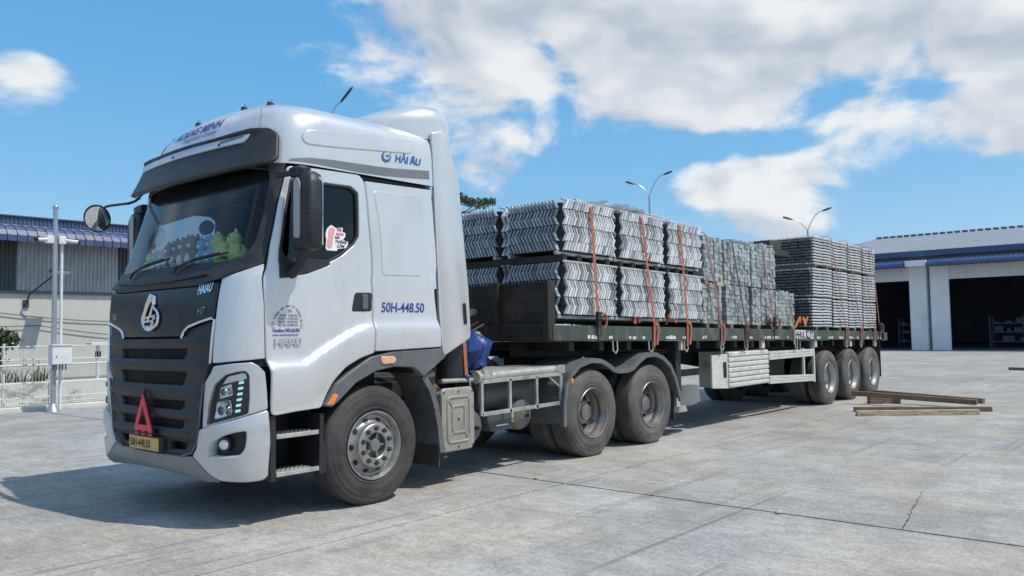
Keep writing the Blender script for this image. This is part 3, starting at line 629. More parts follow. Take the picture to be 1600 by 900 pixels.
def C(s, z):
    """cab skin: s = unrolled distance from the centre line of the front"""
    F = smooth_(z, FZ); k = smooth_(z, WZ)/1.25; a = abs(s); sg = -1 if s < 0 else 1
    c0 = .045*max(0., min(1., (2.03-z)/.12))   # the grille front is flatter than the windscreen
    if a <= YC: x, y = F+c0*(1-(a/YC)**2)+.09*(a/YC)**2, a
    elif a <= YC+CL:
        t = (a-YC)/CL; u = 1-t; x = F+u*u*.09+2*t*u*.147+t*t*.5; y = u*u*YC+2*t*u*1.25+t*t*1.25
    else: x, y = F+.5+(a-YC-CL), 1.25
    return Vector((x, sg*y*k, z))
def Cn(s, z):
    e = .004; ds = C(s+e, z)-C(s-e, z); dz = C(s, z+e)-C(s, z-e); n = dz.cross(ds)
    n = n.normalized()
    ref = Vector((-1, 0, .2)) if abs(s) < 1.2 else Vector((0, -1 if s < 0 else 1, .2))
    return n if n.dot(ref) > 0 else -n
def P(s, z, o=0.): return C(s, z)+Cn(s, z)*o
def sx(x, z): return -(YC+CL+x-smooth_(z, FZ)-.5)
def inpoly(q, poly):
    x, y = q; c = False; j = len(poly)-1
    for i in range(len(poly)):
        xi, yi = poly[i]; xj, yj = poly[j]
        if (yi > y) != (yj > y) and x < (xj-xi)*(y-yi)/(yj-yi)+xi: c = not c
        j = i
    return c
def area(p): return sum(p[i][0]*p[(i+1)%len(p)][1]-p[(i+1)%len(p)][0]*p[i][1] for i in range(len(p)))/2
def rp(poly, r=.03, n=5):
    """round the corners of a polygon"""
    out = []; m = len(poly)
    for i in range(m):
        p0, p1, p2 = Vector(poly[i-1]), Vector(poly[i]), Vector(poly[(i+1)%m]); a = p0-p1; b = p2-p1
        rr = min(r, a.length*.45, b.length*.45); a = a.normalized()*rr; b = b.normalized()*rr
        for k in range(n+1):
            t = k/n; out.append(tuple(p1+a*(1-t)**2+b*t*t))
    return out
def densify(poly, h):
    out = []; m = len(poly)
    for i in range(m):
        a, b = Vector(poly[i]), Vector(poly[(i+1)%m]); l = (b-a).length
        if l < 1e-5: continue
        k = max(1, int(math.ceil(l/h)))
        out += [tuple(a.lerp(b, j/k)) for j in range(k)]
    return out
def inset(poly, r):
    m = len(poly); out = []; nrm = []
    for i in range(m):
        a, b, c = Vector(poly[i-1]), Vector(poly[i]), Vector(poly[(i+1)%m]); d1 = (b-a).normalized(); d2 = (c-b).normalized()
        n = Vector((-(d1.y+d2.y), d1.x+d2.x)); n = n.normalized() if n.length > 1e-6 else Vector((-d1.y, d1.x)); nrm.append(n)
        out.append(tuple(b+n*r))
    return out, nrm
def panel(name, poly, m, parent, holes=(), off=0., depth=.03, r=.008, res=.05, surf=None):
    """body panel: polygon in skin coordinates laid on the cab skin with rolled edges and real thickness"""
    S = surf or P
    offf = off if callable(off) else (lambda s, z: off)
    loops = []
    for k, lp in enumerate([poly]+list(holes)):
        lp = densify(lp, res)
        if (area(lp) > 0) != (k == 0): lp = lp[::-1]
        loops.append(lp)
    v2 = []; edges = []; ins = []
    for lp in loops:
        i_, n_ = inset(lp, r); ins.append((i_, n_)); n0 = len(v2); v2 += [Vector(q) for q in i_]; edges += [(n0+i, n0+(i+1)%len(i_)) for i in range(len(i_))]
    outer = ins[0][0]; hl = [q[0] for q in ins[1:]]
    x0, x1 = min(q[0] for q in outer), max(q[0] for q in outer); y0, y1 = min(q[1] for q in outer), max(q[1] for q in outer)
    allb = [q for i_, _ in ins for q in i_]
    y = y0+res*.5
    while y < y1:
        x = x0+res*.5
        while x < x1:
            if inpoly((x, y), outer) and not any(inpoly((x, y), h) for h in hl) and min((x-q[0])**2+(y-q[1])**2 for q in allb) > (res*.4)**2: v2.append(Vector((x, y)))
            x += res
        y += res
    vo, eo, fo, *_ = delaunay_2d_cdt(v2, edges, [], 0, 1e-6)
    fs = []
    for f in fo:
        c = sum((Vector(vo[i]) for i in f), Vector((0, 0)))/len(f)
        if inpoly(c, outer) and not any(inpoly(c, h) for h in hl): fs.append(tuple(f))
    vs = [S(q[0], q[1], offf(q[0], q[1])) for q in vo]
    e = .006
    def nrm(s, z):
        a = S(s+e, z, offf(s+e, z))-S(s-e, z, offf(s-e, z)); b = S(s, z+e, offf(s, z+e))-S(s, z-e, offf(s, z-e)); n = b.cross(a).normalized()
        w = S(s, z, .1)-S(s, z, 0); return n if n.dot(w) > 0 else -n
    ns = [nrm(q[0], q[1]) for q in vo]
    idx = {(round(q[0], 5), round(q[1], 5)): i for i, q in enumerate(vo)}
    for lp, (i_, n_) in zip(loops, ins):
        base = len(vs); m_ = len(lp)
        for q, nn in zip(lp, n_):
            o = offf(q[0], q[1]); a = S(q[0], q[1], o-r*.7); d = (S(q[0]-nn.x*.01, q[1]-nn.y*.01, o)-S(q[0], q[1], o)).normalized(); n = nrm(q[0], q[1])
            vs += [a, S(q[0], q[1], o-depth)]; ns += [(n*.5+d*.85).normalized(), d]
        for k in range(m_):
            k2 = (k+1)%m_; a, b = base+2*k, base+2*k2
            ia = idx.get((round(i_[k][0], 5), round(i_[k][1], 5))); ib = idx.get((round(i_[k2][0], 5), round(i_[k2][1], 5)))
            if ia is not None and ib is not None: fs.append((ia, ib, b, a))
            fs.append((a, b, b+1, a+1))
    for i, f in enumerate(fs):   # consistent outward winding
        a, b, c = vs[f[0]], vs[f[1]], vs[f[2]]
        if (b-a).cross(c-a).dot(ns[f[0]]+ns[f[1]]+ns[f[2]]) < 0: fs[i] = f[::-1]
    return mkobj(name, vs, fs, m, parent, 180, 0, None, ns)
mir = lambda poly: [(-s, z) for s, z in poly]
def line(name, pts, r, m, parent, off=.006, n=8, sub=6):
    path = []
    for (a, b), (c, d) in zip(pts, pts[1:]):
        for k in range(sub): t = k/sub; path.append(P(a+(c-a)*t, b+(d-b)*t, off))
    path.append(P(*pts[-1], off)); return MB().tube(path, r, n).build(name, m, parent)
FONT_CACHE = {}
def text(name, body, size, m, mapf, parent, ext=.0015, bold=0., shear=0., wid=1., align='LEFT', spacing=1.):
    cu = bpy.data.curves.new(name, 'FONT'); cu.body = body; cu.size = size; cu.extrude = 0; cu.offset = bold; cu.shear = shear; cu.align_x = align; cu.resolution_u = 3; cu.space_character = spacing
    ob = bpy.data.objects.new(name, cu); col.objects.link(ob); bpy.context.view_layer.update()
    me = bpy.data.meshes.new_from_object(ob.evaluated_get(bpy.context.evaluated_depsgraph_get())); bpy.data.objects.remove(ob); bpy.data.curves.remove(cu)
    bm = bmesh.new(); bm.from_mesh(me); bmesh.ops.triangulate(bm, faces=bm.faces)
    if ext > .002:
        r_ = bmesh.ops.extrude_face_region(bm, geom=bm.faces[:]); bmesh.ops.translate(bm, vec=(0, 0, ext), verts=[q for q in r_['geom'] if isinstance(q, bmesh.types.BMVert)])
    bm.verts.index_update()
    vs = [mapf(q.co.x*wid, q.co.y, q.co.z) for q in bm.verts]; fs = [tuple(q.index for q in f.verts) for f in bm.faces]; bm.free(); bpy.data.meshes.remove(me)
    return mkobj(name, vs, fs, m, parent, 30)
def on_cab(s0, z0, off, rot=0.):
    c_, s_ = math.cos(rot), math.sin(rot)
    return lambda u, v, w: P(s0-(u*c_-v*s_), z0+u*s_+v*c_, off+w)

truck = thing('tractor_truck', 'silver heavy tractor truck with a black grille, coupled to the loaded trailer', 'truck', (3.2, 0, 0))
# flare of the lower skin below the crease
CREASE = [(1.30, 1.315), (1.65, 1.325), (1.754, 1.381), (1.944, 1.484), (2.211, 1.603), (2.36, 1.632), (3.3, 1.64)]
def flare(s, z):
    zc = smooth_(abs(s), CREASE); t = max(0., min(1., (zc-z)/.11)); t = t*t*(3-2*t); u = max(0., min(1., (zc-z-.12)/.3)); return .045*t-.03*u*u
WIN = [(-1.282,2.792),(-1.557,2.796),(-1.852,2.8),(-1.939,2.752),(-1.973,2.625),(-2.041,2.354),(-2.007,2.276),(-1.916,2.178),(-1.805,2.109),(-1.814,2.085),(-1.624,2.001),(-1.406,1.957),(-1.345,2.107),(-1.327,2.199),(-1.291,2.51)]
GLS = [(-1.262,2.80),(-1.557,2.805),(-1.852,2.81),(-1.945,2.75),(-1.98,2.62),(-2.048,2.354),(-2.0,2.26),(-1.905,2.165),(-1.80,2.10),(-1.36,2.09),(-1.31,2.199),(-1.275,2.51)]
DOOR = [(-1.240,2.9),(-1.511,2.908),(-1.915,2.915),(-1.976,2.875),(-2.008,2.802),(-2.105,2.507),(-2.335,1.905),(-2.364,1.677),(-2.375,1.33),(-2.34,1.32),(-2.227,1.29),(-2.069,1.217),(-1.95,1.111),(-1.863,.98),(-1.822,.89),(-1.568,.88),(-1.385,.863),(-1.374,.954),(-1.374,1.215),(-1.349,1.307),(-1.323,1.747),(-1.279,2.028),(-1.250,2.222),(-1.230,2.578)]
SIDE = [(-1.996,2.868),(-2.80,2.886),(-2.925,2.49),(-3.054,2.13),(-3.163,1.645),(-3.195,1.362),(-2.387,1.342),(-2.376,1.677),(-2.347,1.905),(-2.117,2.507),(-2.02,2.802)]
GLW = [(-1.03,2.10),(-1.085,2.14),(-1.13,2.25),(-1.138,2.45),(-1.128,2.75),(-1.10,2.86),(-.9,2.9)]
GLW = GLW+[(-s, z) for s, z in GLW[::-1]]
# inner frame of the cab, open where the glass is
fr_out = [(-3.18,1.25),(-3.16,1.8),(-2.96,2.5),(-2.81,2.92)]; fr_out = fr_out+[(-s, z) for s, z in fr_out[::-1]]
panel('cab_frame', fr_out, DARKIN, truck, holes=[[(s*1.0, z) for s, z in GLS], mir(GLS), GLW], off=-.035, depth=.02, r=.004, res=.09)
for sg in (1, -1):
    F_ = (lambda q: q) if sg == 1 else mir
    d = panel('door', rp(F_(DOOR), .03), PAINT, truck, holes=[rp(F_(WIN), .015, 3)], off=flare, res=.045, r=.009)
    # black window surround, base trim and glass
    panel('window_frame', rp(F_(WIN), .02, 3), BLACKP, d, holes=[rp([(s*1.0, z) for s, z in F_([(-1.30,2.77),(-1.557,2.775),(-1.845,2.78),(-1.92,2.735),(-1.95,2.62),(-2.018,2.36),(-1.99,2.29),(-1.90,2.20),(-1.795,2.13),(-1.39,2.125),(-1.345,2.199),(-1.31,2.51)])], .02, 3)], off=-.004, depth=.04, r=.006)
    panel('window_glass', F_(GLS), GLASSD, d, off=-.03, depth=.004, r=.002, res=.09)
    h = panel('handle_recess', rp(F_([(-2.150,1.862),(-2.343,1.866),(-2.355,1.694),(-2.128,1.69)]), .03), BLACKP, d, off=.004, depth=.02)
    panel('handle', rp(F_([(-2.23,1.845),(-2.29,1.845),(-2.30,1.715),(-2.24,1.712)]), .015), GREYP, h, off=.022, depth=.03, r=.01, res=.03)
    panel('side_panel', rp(F_(SIDE), .02), PAINT, truck, off=flare, res=.05, r=.009)
    panel('pressed_panel', rp(F_([(-2.09,2.80),(-2.70,2.81),(-2.80,2.45),(-2.90,2.10),(-2.88,2.03),(-2.42,2.02),(-2.38,2.08),(-2.25,2.45)]), .07), PAINT, truck, off=.007, depth=.02, r=.012)
    panel('corner_panel', rp(F_([(-.972,1.955),(-1.113,2.006),(-1.252,2.068),(-1.27,2.0),(-1.314,1.747),(-1.338,1.317),(-.938,1.286),(-.936,1.334),(-.951,1.636)]), .012), PAINT, truck, off=.012, res=.04)
    ex = MB()   # side fairing behind the cab
    ex.add([], [])
    prof = [(2.44,3.46),(2.60,3.51),(2.66,3.42),(2.79,3.02),(2.83,2.5),(2.875,1.95),(2.90,1.5),(2.89,1.44),(2.53,1.275),(2.50,1.36),(2.47,1.66),(2.455,2.13),(2.45,2.5),(2.445,2.9)]
    pts_ = rp(prof, .02)
    yl = [(-1.19, -.008), (-1.2, 0), (-1.165, 0), (-1.16, -.006)]
    def yat(z): return 1.245 if z < 2 else 1.245-.05*(z-2)/1.4
    ins_, _n = inset(pts_ if area(pts_) > 0 else pts_[::-1], .008); pp = pts_ if area(pts_) > 0 else pts_[::-1]
    ex.loft([[(u, -sg*(yat(w)-.035), w) for u, w in pp], [(u, -sg*(yat(w)-.006), w) for u, w in pp], [(u, -sg*yat(w), w) for u, w in ins_]])
    e_ = ex.build('side_fairing', PAINT, truck, smooth=40)
    MB().prism(rp([(2.79,1.79),(2.83,1.79),(2.845,1.58),(2.80,1.575)], .02, 4), 'y', -sg*1.2, -sg*1.248).build('slot', INKK, e_)
    # black wheel-arch trim, marker lamps
    ARCH = [(-1.849,.9),(-1.969,1.078),(-2.097,1.160),(-2.348,1.296),(-2.607,1.335),(-3.20,1.350),(-3.273,1.27),(-2.973,1.088),(-2.856,1.18),(-2.608,1.196),(-2.4,1.168),(-2.172,1.072),(-2.024,.955),(-1.927,.887)]
    a_ = panel('wheel_arch', rp(F_(ARCH), .02), GREYP, truck, off=.028, depth=.10, r=.012, res=.04)
    panel('side_marker_lamp', rp(F_([(-2.451,1.298),(-2.60,1.292),(-2.631,1.262),(-2.60,1.225),(-2.47,1.222),(-2.445,1.25)]), .02), AMBERL, a_, off=.045, depth=.03, r=.012, res=.03)
    panel('side_marker_lamp', rp(F_([(-1.865,.905),(-1.935,1.0),(-1.99,.985),(-1.93,.905)]), .012), AMBER, a_, off=.036, depth=.02, res=.03)
    # headlight unit
    sur = panel('headlight_surround', rp(F_([(-.955,1.262),(-1.114,1.283),(-1.246,1.290),(-1.29,1.266),(-1.338,1.209),(-1.349,1.076),(-1.355,.922),(-1.139,.860),(-.815,.772),(-.845,1.127),(-.937,1.22)]), .012), PAINTD, truck,
                holes=[rp(F_([(-1.205,1.225),(-1.232,1.19),(-1.234,1.022),(-1.224,.892),(-1.062,.845),(-.865,.79),(-.893,.947),(-.962,1.118),(-1.053,1.195),(-1.14,1.218)]), .015, 3)], off=.02, depth=.03, res=.04)
    HL = F_([(-1.21,1.232),(-1.24,1.196),(-1.24,1.022),(-1.228,.884),(-1.062,.837),(-.855,.78),(-.888,.947),(-.957,1.124),(-1.053,1.2),(-1.14,1.223)])
    hl = panel('headlight', HL, BLACKG, truck, off=-.03, depth=.01, r=.004)
    panel('lens', HL, LENS, hl, off=.012, depth=.003, r=.002)
    panel('reflector_bezel', rp(F_([(-.985,1.095),(-1.085,1.125),(-1.098,1.035),(-.975,1.0)]), .012), CHROME, hl, off=-.022, depth=.01, r=.004, res=.03)
    panel('reflector_bezel', rp(F_([(-.955,.985),(-1.085,1.005),(-1.098,.885),(-.93,.842)]), .03), CHROME, hl, off=lambda s, z: -.026+1.6*((abs(s)-1.01)**2+(z-.925)**2), depth=.01, r=.004, res=.02)
    for (s0, z0, rr) in ((-1.05, 1.065, .026), (-1.03, .92, .036)):
        c0 = P(sg*s0, z0, -.028); n0 = Cn(sg*s0, z0); x_ = n0.orthogonal().normalized(); y_ = n0.cross(x_); b = MB(); rings = []
        for f, o in ((1.05, .05), (1.0, .052), (.85, .025), (.55, .006), (.12, 0)): rings.append([c0+n0*o+(x_*math.cos(q)+y_*math.sin(q))*rr*f for q in [2*math.pi*i/20 for i in range(20)]])
        b.loft(rings, cap=False); b.build('reflector', CHROME, hl)
        MB().ball(c0+n0*.028, rr*.42, 12, 8).build('bulb', LENS, hl)
    panel('upper_reflector', rp(F_([(-1.20,1.215),(-1.225,1.16),(-1.0,1.115),(-1.055,1.185)]), .02), CHROME, hl, off=-.018, depth=.02)
    for k in range(6):
        z0 = .90+k*.044; s0 = -1.135-.006*k
        panel('led_segment', rp(F_([(s0-.026, z0+.026), (s0+.014, z0+.020), (s0+.014, z0), (s0-.026, z0+.006)]), .005, 2), LED, hl, off=-.012, depth=.02, r=.002, res=.03)
    # bumper corner with fog lamp
    FOG = [(-1.212,.763),(-1.208,.677),(-1.198,.623),(-1.164,.575),(-1.032,.565),(-.897,.562),(-.91,.613),(-.94,.665),(-1.038,.725),(-1.138,.753)]
    bu = panel('bumper_corner', rp(F_([(-.806,.764),(-1.139,.852),(-1.356,.914),(-1.361,.664),(-1.345,.40),(-1.30,.372),(-1.191,.368),(-1.006,.378),(-.868,.44),(-.70,.55),(-.768,.619)]), .02), PAINTD, truck, holes=[rp(F_(FOG), .02, 3)], off=lambda s, z: .026+.02*max(0, min(1, (z-.38)/.25))*(1 if z < .8 else max(0, 1-(z-.8)/.12)), depth=.14, r=.012, res=.04)
    fg = panel('fog_recess', F_(FOG), BLACKP, bu, off=-.05, depth=.02)
    c0 = P(sg*-1.035, .655, -.03); n0 = Cn(sg*-1.035, .655); MB().cyl(c0-n0*.03, c0+n0*.03, .055, 18, r1=.06).build('fog_lamp', BLACKP, bu); MB().ball(c0+n0*.02, .046, 14, 8).build('fog_lens', CHROME, bu)
# front: bonnet, grille, lip
def sym(h): return [(-s, z) for s, z in h]+[(s, z) for s, z in h[::-1]]
bn = panel('bonnet', rp(sym([(0.0,1.488),(.535,1.498),(.627,1.578),(.942,1.644),(.962,1.925),(.72,1.90),(0.0,1.885)][1:-1]), .02), BLACKG, truck, off=.03, res=.05, r=.012)
cw = panel('cowl', rp(sym([(.72,1.908),(.962,1.945),(1.255,2.075),(1.238,2.22),(1.222,2.58),(1.228,2.925)]), .012), BLACKP, truck, holes=[rp(GLW, .02, 3)], off=lambda s, z: .006+.03*max(0, min(1, (2.06-z)/.12)), depth=.04, res=.05)
panel('windscreen', GLW, GLASS, truck, off=-.008, depth=.004, r=.002, res=.07)
line('cowl_vent', [(-.8,1.985),(-.3,1.965),(.3,1.965),(.8,1.985)], .012, INKK, cw, off=.034)
for s0, s1 in ((-.86, -.32), (-.05, .52)):   # wipers
    w = line('wiper', [(s1, 2.02), (s1-.02, 2.07), ((s0+s1)/2, 2.13), (s0, 2.155)], .011, INKK, truck, off=.035)
    line('wiper_blade', [(s0-.08, 2.165), (s1-.08, 2.11)], .009, INKK, w, off=.018)
OPEN = [(1.315,1.40,.56,.60), (1.105,1.212,.54,.60), (.905,.978,.535,.585), (.752,.822,.53,.57)]
def gbump(s, z):
    o = .012
    for zc, h in ((1.455, .045), (1.262, .05), (1.04, .06), (.865, .045), (.705, .045)): o += .032*math.exp(-((z-zc)/h)**2)
    return o*max(.35, min(1., (1.02-abs(s))/.25))
gl_ = [(.525,1.482),(.617,1.560),(.93,1.625),(.905,1.305),(.90,1.272),(.83,1.127),(.783,.818),(.748,.664),(.675,.575),(.54,.545),(.2,.538)]
holes_ = [rp([(-b_, z1), (b_, z1), (a_, z0), (-a_, z0)], .012, 3) for z0, z1, a_, b_ in OPEN]+[[(-.62,.645),(-.33,.645),(-.31,.575),(-.56,.585)], [(.62,.645),(.33,.645),(.31,.575),(.56,.585)]]
gr = panel('grille', rp(sym(gl_), .012), BLACKP, truck, holes=holes_, off=gbump, depth=.07, res=.035, r=.006)
panel('grille_backing', sym([(.5,1.47),(.89,1.5),(.85,1.2),(.77,.7),(.55,.56)]), INKK, gr, off=-.075, depth=.01, res=.09)
for z0, z1, a_, b_ in OPEN:
    m_ = MB(); n = int(2*b_/.036)
    for i in range(n+1):
        s0 = -b_+2*b_*i/n
        for d in (-1, 1):
            s1 = s0+d*(z1-z0)*.75
            if abs(s1) < b_+.02: m_.beam(P(s0, z0-.005, -.025-.006*d), P(s1, z1+.005, -.025-.006*d), .009, .012, up=(-1, 0, 0))
    m_.build('mesh_insert', BLACKP, gr, smooth=0)
for sg in (1, -1):
    line('chrome_trim', [(sg*.53,1.487),(sg*.555,1.53),(sg*.622,1.573),(sg*.78,1.61),(sg*.936,1.638)], .012, CHROME, bn, off=.034)
    line('chrome_strip', [(sg*.952,1.632),(sg*.938,1.50),(sg*.921,1.285)], .012, CHROME, gr, off=.018)
    line('grille_edge', [(sg*.845,1.13),(sg*.79,.82),(sg*.755,.66),(sg*.68,.57),(sg*.54,.54)], .009, GREYP, gr, off=.028)
lip = panel('bumper_lip', rp(sym([(.22,.532),(.54,.532),(.69,.545),(.865,.432),(1.0,.372),(.85,.352),(.5,.385),(.2,.40)]), .02), LIPGREY, truck, off=lambda s, z: .035-.10*max(0, .47-z), depth=.2, r=.012, res=.04)
for s0 in (-.42, -.17, .17, .42): panel('lip_notch', rp([(s0-.05,.50),(s0+.05,.50),(s0+.03,.455),(s0-.03,.455)], .01), GREYP, lip, off=.034, depth=.02, r=.004, res=.03)
# badge: round emblem with an upright head, built of bent chrome bars
eb = MB(); f_ = lambda u, v, o=.045: P(-u*1.2-.015, 1.66+v, o)
eb.tube([f_(.088*math.cos(t)*1.35, .095*math.sin(t)-.005) for t in [rad(70-q*12.5) for q in range(24)]], [.010+.006*math.sin(math.pi*q/23) for q in range(24)], 8)
eb.tube([f_(-.10, -.06), f_(-.095, .03), f_(-.055, .12), f_(0, .185), f_(.045, .165), f_(.05, .11)], [.013, .016, .022, .03, .03, .02], 8)
eb.tube([f_(.045, .11), f_(-.0, .02), f_(-.04, -.03)], [.018, .015, .012], 6); eb.tube([f_(-.09, .0), f_(.08, .02), f_(.07, .0)], .011, 6); eb.tube([f_(-.1, -.035), f_(.06, -.025)], .010, 6); eb.tube([f_(.06, .02), f_(.035, -.06), f_(0, -.09), f_(-.04, -.07)], .012, 6)
eb.build('emblem', CHROME, bn)
text('badge_lettering', 'HAIAU', .095, CHROME, lambda u, v, w: P(-.725-u, 1.832+v+.10*u, .034+w), bn, ext=.006, bold=.0035, shear=.25, wid=.66)
text('badge_lettering', 'H7', .085, CHROME, lambda u, v, w: P(-.74-u, 1.668+v+.06*u, .034+w), bn, ext=.006, shear=.15, wid=.95)
text('badge_lettering', 'TRS', .07, CHROME, lambda u, v, w: P(.83-u, 1.665+v-.06*u, .034+w), bn, ext=.005, bold=.002, wid=.85)
pl = panel('licence_plate', rp([(-.24,.66),(.28,.66),(.28,.552),(-.24,.552)], .01), PLATE, truck, off=.075, depth=.012, r=.003, res=.06)
text('plate_number', '50H-448.50', .092, INKK, lambda u, v, w: P(.262-u, .574+v, .077+w), pl, ext=.001, bold=.0012, wid=.87)
panel('plate_bracket', rp([(-.25,.67),(.29,.67),(.29,.545),(-.25,.545)], .01), BLACKP, truck, off=.06, depth=.05, r=.003, res=.08)
# roof shell with visor, stripe, pressings, lettering
def shell(z0, z1, nz, xr, off):
    b = MB(); rows = []; nrm = []
    zs = [z0+(z1-z0)*(1-(1-j/nz)**1.0) for j in range(nz+1)]
    zs = [z for z in zs if z < 3.5]+[3.5, 3.53, 3.56, 3.58, 3.6, 3.615, 3.63, 3.64, 3.6485]
    fr = [i/16*YC for i in range(17)]+[YC+CL*i/14 for i in range(1, 15)]
    for z in zs:
        F = smooth_(z, FZ); send = YC+CL+max(.02, xr-F-.5); half = fr+[YC+CL+(send-YC-CL)*i/24 for i in range(1, 25)]
        full = [-q for q in half[::-1]]+half[1:]
        rows.append([P(s, z, off) if z < 3.6 else C(s, z) for s in full])
    b.loft(rows, cap=False, close=False)
    top = rows[-1]; n = len(top); base = len(b.v)-n
    b.f.append(tuple(base+i for i in range(n)))
    rear = [r[0] for r in rows]+[r[-1] for r in rows[::-1]]; b.add(rear, [tuple(range(len(rear)))])
    return b
rf_ = shell(2.925, 3.5, 14, 2.43, .0).build('roof_shell', PAINT, truck, smooth=50)
VB = sym([(.5,3.168),(.97,3.19),(1.08,3.198),(1.158,3.145),(1.182,2.92),(1.147,2.866),(1.0,2.83),(.6,2.813),(.3,2.803)])
def voff(s, z): return .085+.08*max(0, min(1, (3.17-z)/.35))+.034*max(0, min(1, (z-3.142)/.01))*max(0, min(1, (1.06-abs(s))/.1))
vi = panel('sun_visor', rp(VB, .03), BLACKP, truck, off=voff, depth=.045, r=.014, res=.035)
st_ = panel('visor_strip', rp(sym([(.4,3.066),(.93,3.076),(.975,3.146),(.5,3.136)]), .012), PAINTD, vi, off=lambda s, z: voff(s, min(3.135, max(z, 3.085)))+.020, depth=.02, r=.006, res=.05)
panel('visor_hatch', rp([(-.62,3.125),(-.93,3.15),(-.90,3.118),(-.60,3.095)], .008), GREYP, st_, off=lambda s, z: voff(s, min(3.135, max(z, 3.085)))+.0225, depth=.01, r=.003)
for s0 in (-.62, .12): MB().ball(P(s0, 3.09, .126), .010, 8, 6).build('visor_screw', INKK, st_)
for sg in (1, -1):
    F_ = (lambda q: q) if sg == 1 else mir
    panel('stripe', F_([(-1.245,2.945),(-1.265,2.966),(-1.40,2.992),(-1.616,3.007),(-1.893,3.015),(-2.264,3.028),(-2.745,3.072),(-2.762,2.99),(-2.5,2.965),(-2.204,2.945),(-1.935,2.938),(-1.492,2.944)]), SWOOSH, rf_, off=.003, depth=.002, r=.001)
    panel('pressing', rp(F_([(-1.315,3.15),(-1.335,3.225),(-1.40,3.245),(-1.844,3.30),(-2.50,3.355),(-2.50,3.20),(-2.167,3.17),(-1.6,3.115),(-1.36,3.10)]), .05), PAINT, rf_, off=.011, depth=.02, r=.014, res=.04)
    MB().tube([P(sg*-.905, 3.452, .003), P(sg*-.93, 3.35, .003), P(sg*-.947, 3.26, .003)], .004, 6).build('seam', GREYP, rf_)
RT = lambda s0, z0: (lambda u, v, w: P(s0-u, z0+v, .004+w))
text('company_lettering', 'HOANG MINH', .115, INKB, RT(.62, 3.352), rf_, ext=.001, bold=.002, shear=.3, wid=1.28)
text('company_lettering', 'Transportation Company', .07, INKG, RT(.36, 3.295), rf_, ext=.001, shear=.3, wid=.93)
text('brand_lettering', 'HẢI ÂU', .095, INKB2, lambda u, v, w: P(-2.305-u, 3.10+v+.02*u, .004+w), rf_, ext=.001, bold=.0035, wid=1.02)
lg = MB()
def arcband(b, c, r, a0, a1, w0, w1, f):
    n = 20; vs = []
    for i in range(n+1):
        t = i/n; a = rad(a0+(a1-a0)*t); w = w0+(w1-w0)*math.sin(math.pi*t)
        for q in (r-w/2, r+w/2): vs.append(f(c[0]+q*math.cos(a), c[1]+q*math.sin(a)))
    b.add(vs, [(2*i, 2*i+1, 2*i+3, 2*i+2) for i in range(n)])
fm = lambda u, v: P(-2.20-u, 3.135+v, .005)
arcband(lg, (0, 0), .047, 110, 380, .004, .026, fm); lg.add([fm(-.02, .012), fm(.015, -.01), fm(.062, .05), fm(.02, .012)], [(0, 1, 2, 3)]); lg.build('brand_logo', INKB2, rf_, smooth=0)
text('door_number', '50H-448.50', .125, INKB, lambda u, v, w: P(-2.46-u, 1.692+v, .004+w), truck, ext=.001, bold=.0018, wid=.88)
# rear spoiler on the roof
b = MB(); rings = []
for x, zt, w in ((1.8, 3.50, .55), (1.86, 3.585, .75), (2.0, 3.64, .92), (2.25, 3.74, 1.08), (2.42, 3.79, 1.14), (2.6, 3.81, 1.165), (2.68, 3.74, 1.17), (2.70, 3.52, 1.172)):
    zb = 3.40; h = zt-zb; r_ = []
    for k in range(25):
        a = math.pi*k/24; c_ = math.cos(a); s_ = math.sin(a); r_.append((x, -w*math.copysign(abs(c_)**.28, c_), zb+h*abs(s_)**.35))
    rings.append(r_)
b.loft(rings, cap=True, close=False); b.build('roof_spoiler', PAINT, truck, smooth=50)
for s0, z0, r_ in ((-1.02, 3.535, .03), (-.55, 3.55, .03), (.5, 3.52, .03)):
    q = P(s0, z0, 0); m_ = MB().cyl(q-Vector((0, 0, .02)), q+Vector((.01, 0, .012)), .034, 12).build('roof_marker_lamp', BLACKP, truck); MB().ball(q+Vector((0, 0, .026)), .023, 10, 7, (1.2, 1, 1)).build('lamp_dome', LENS, m_)
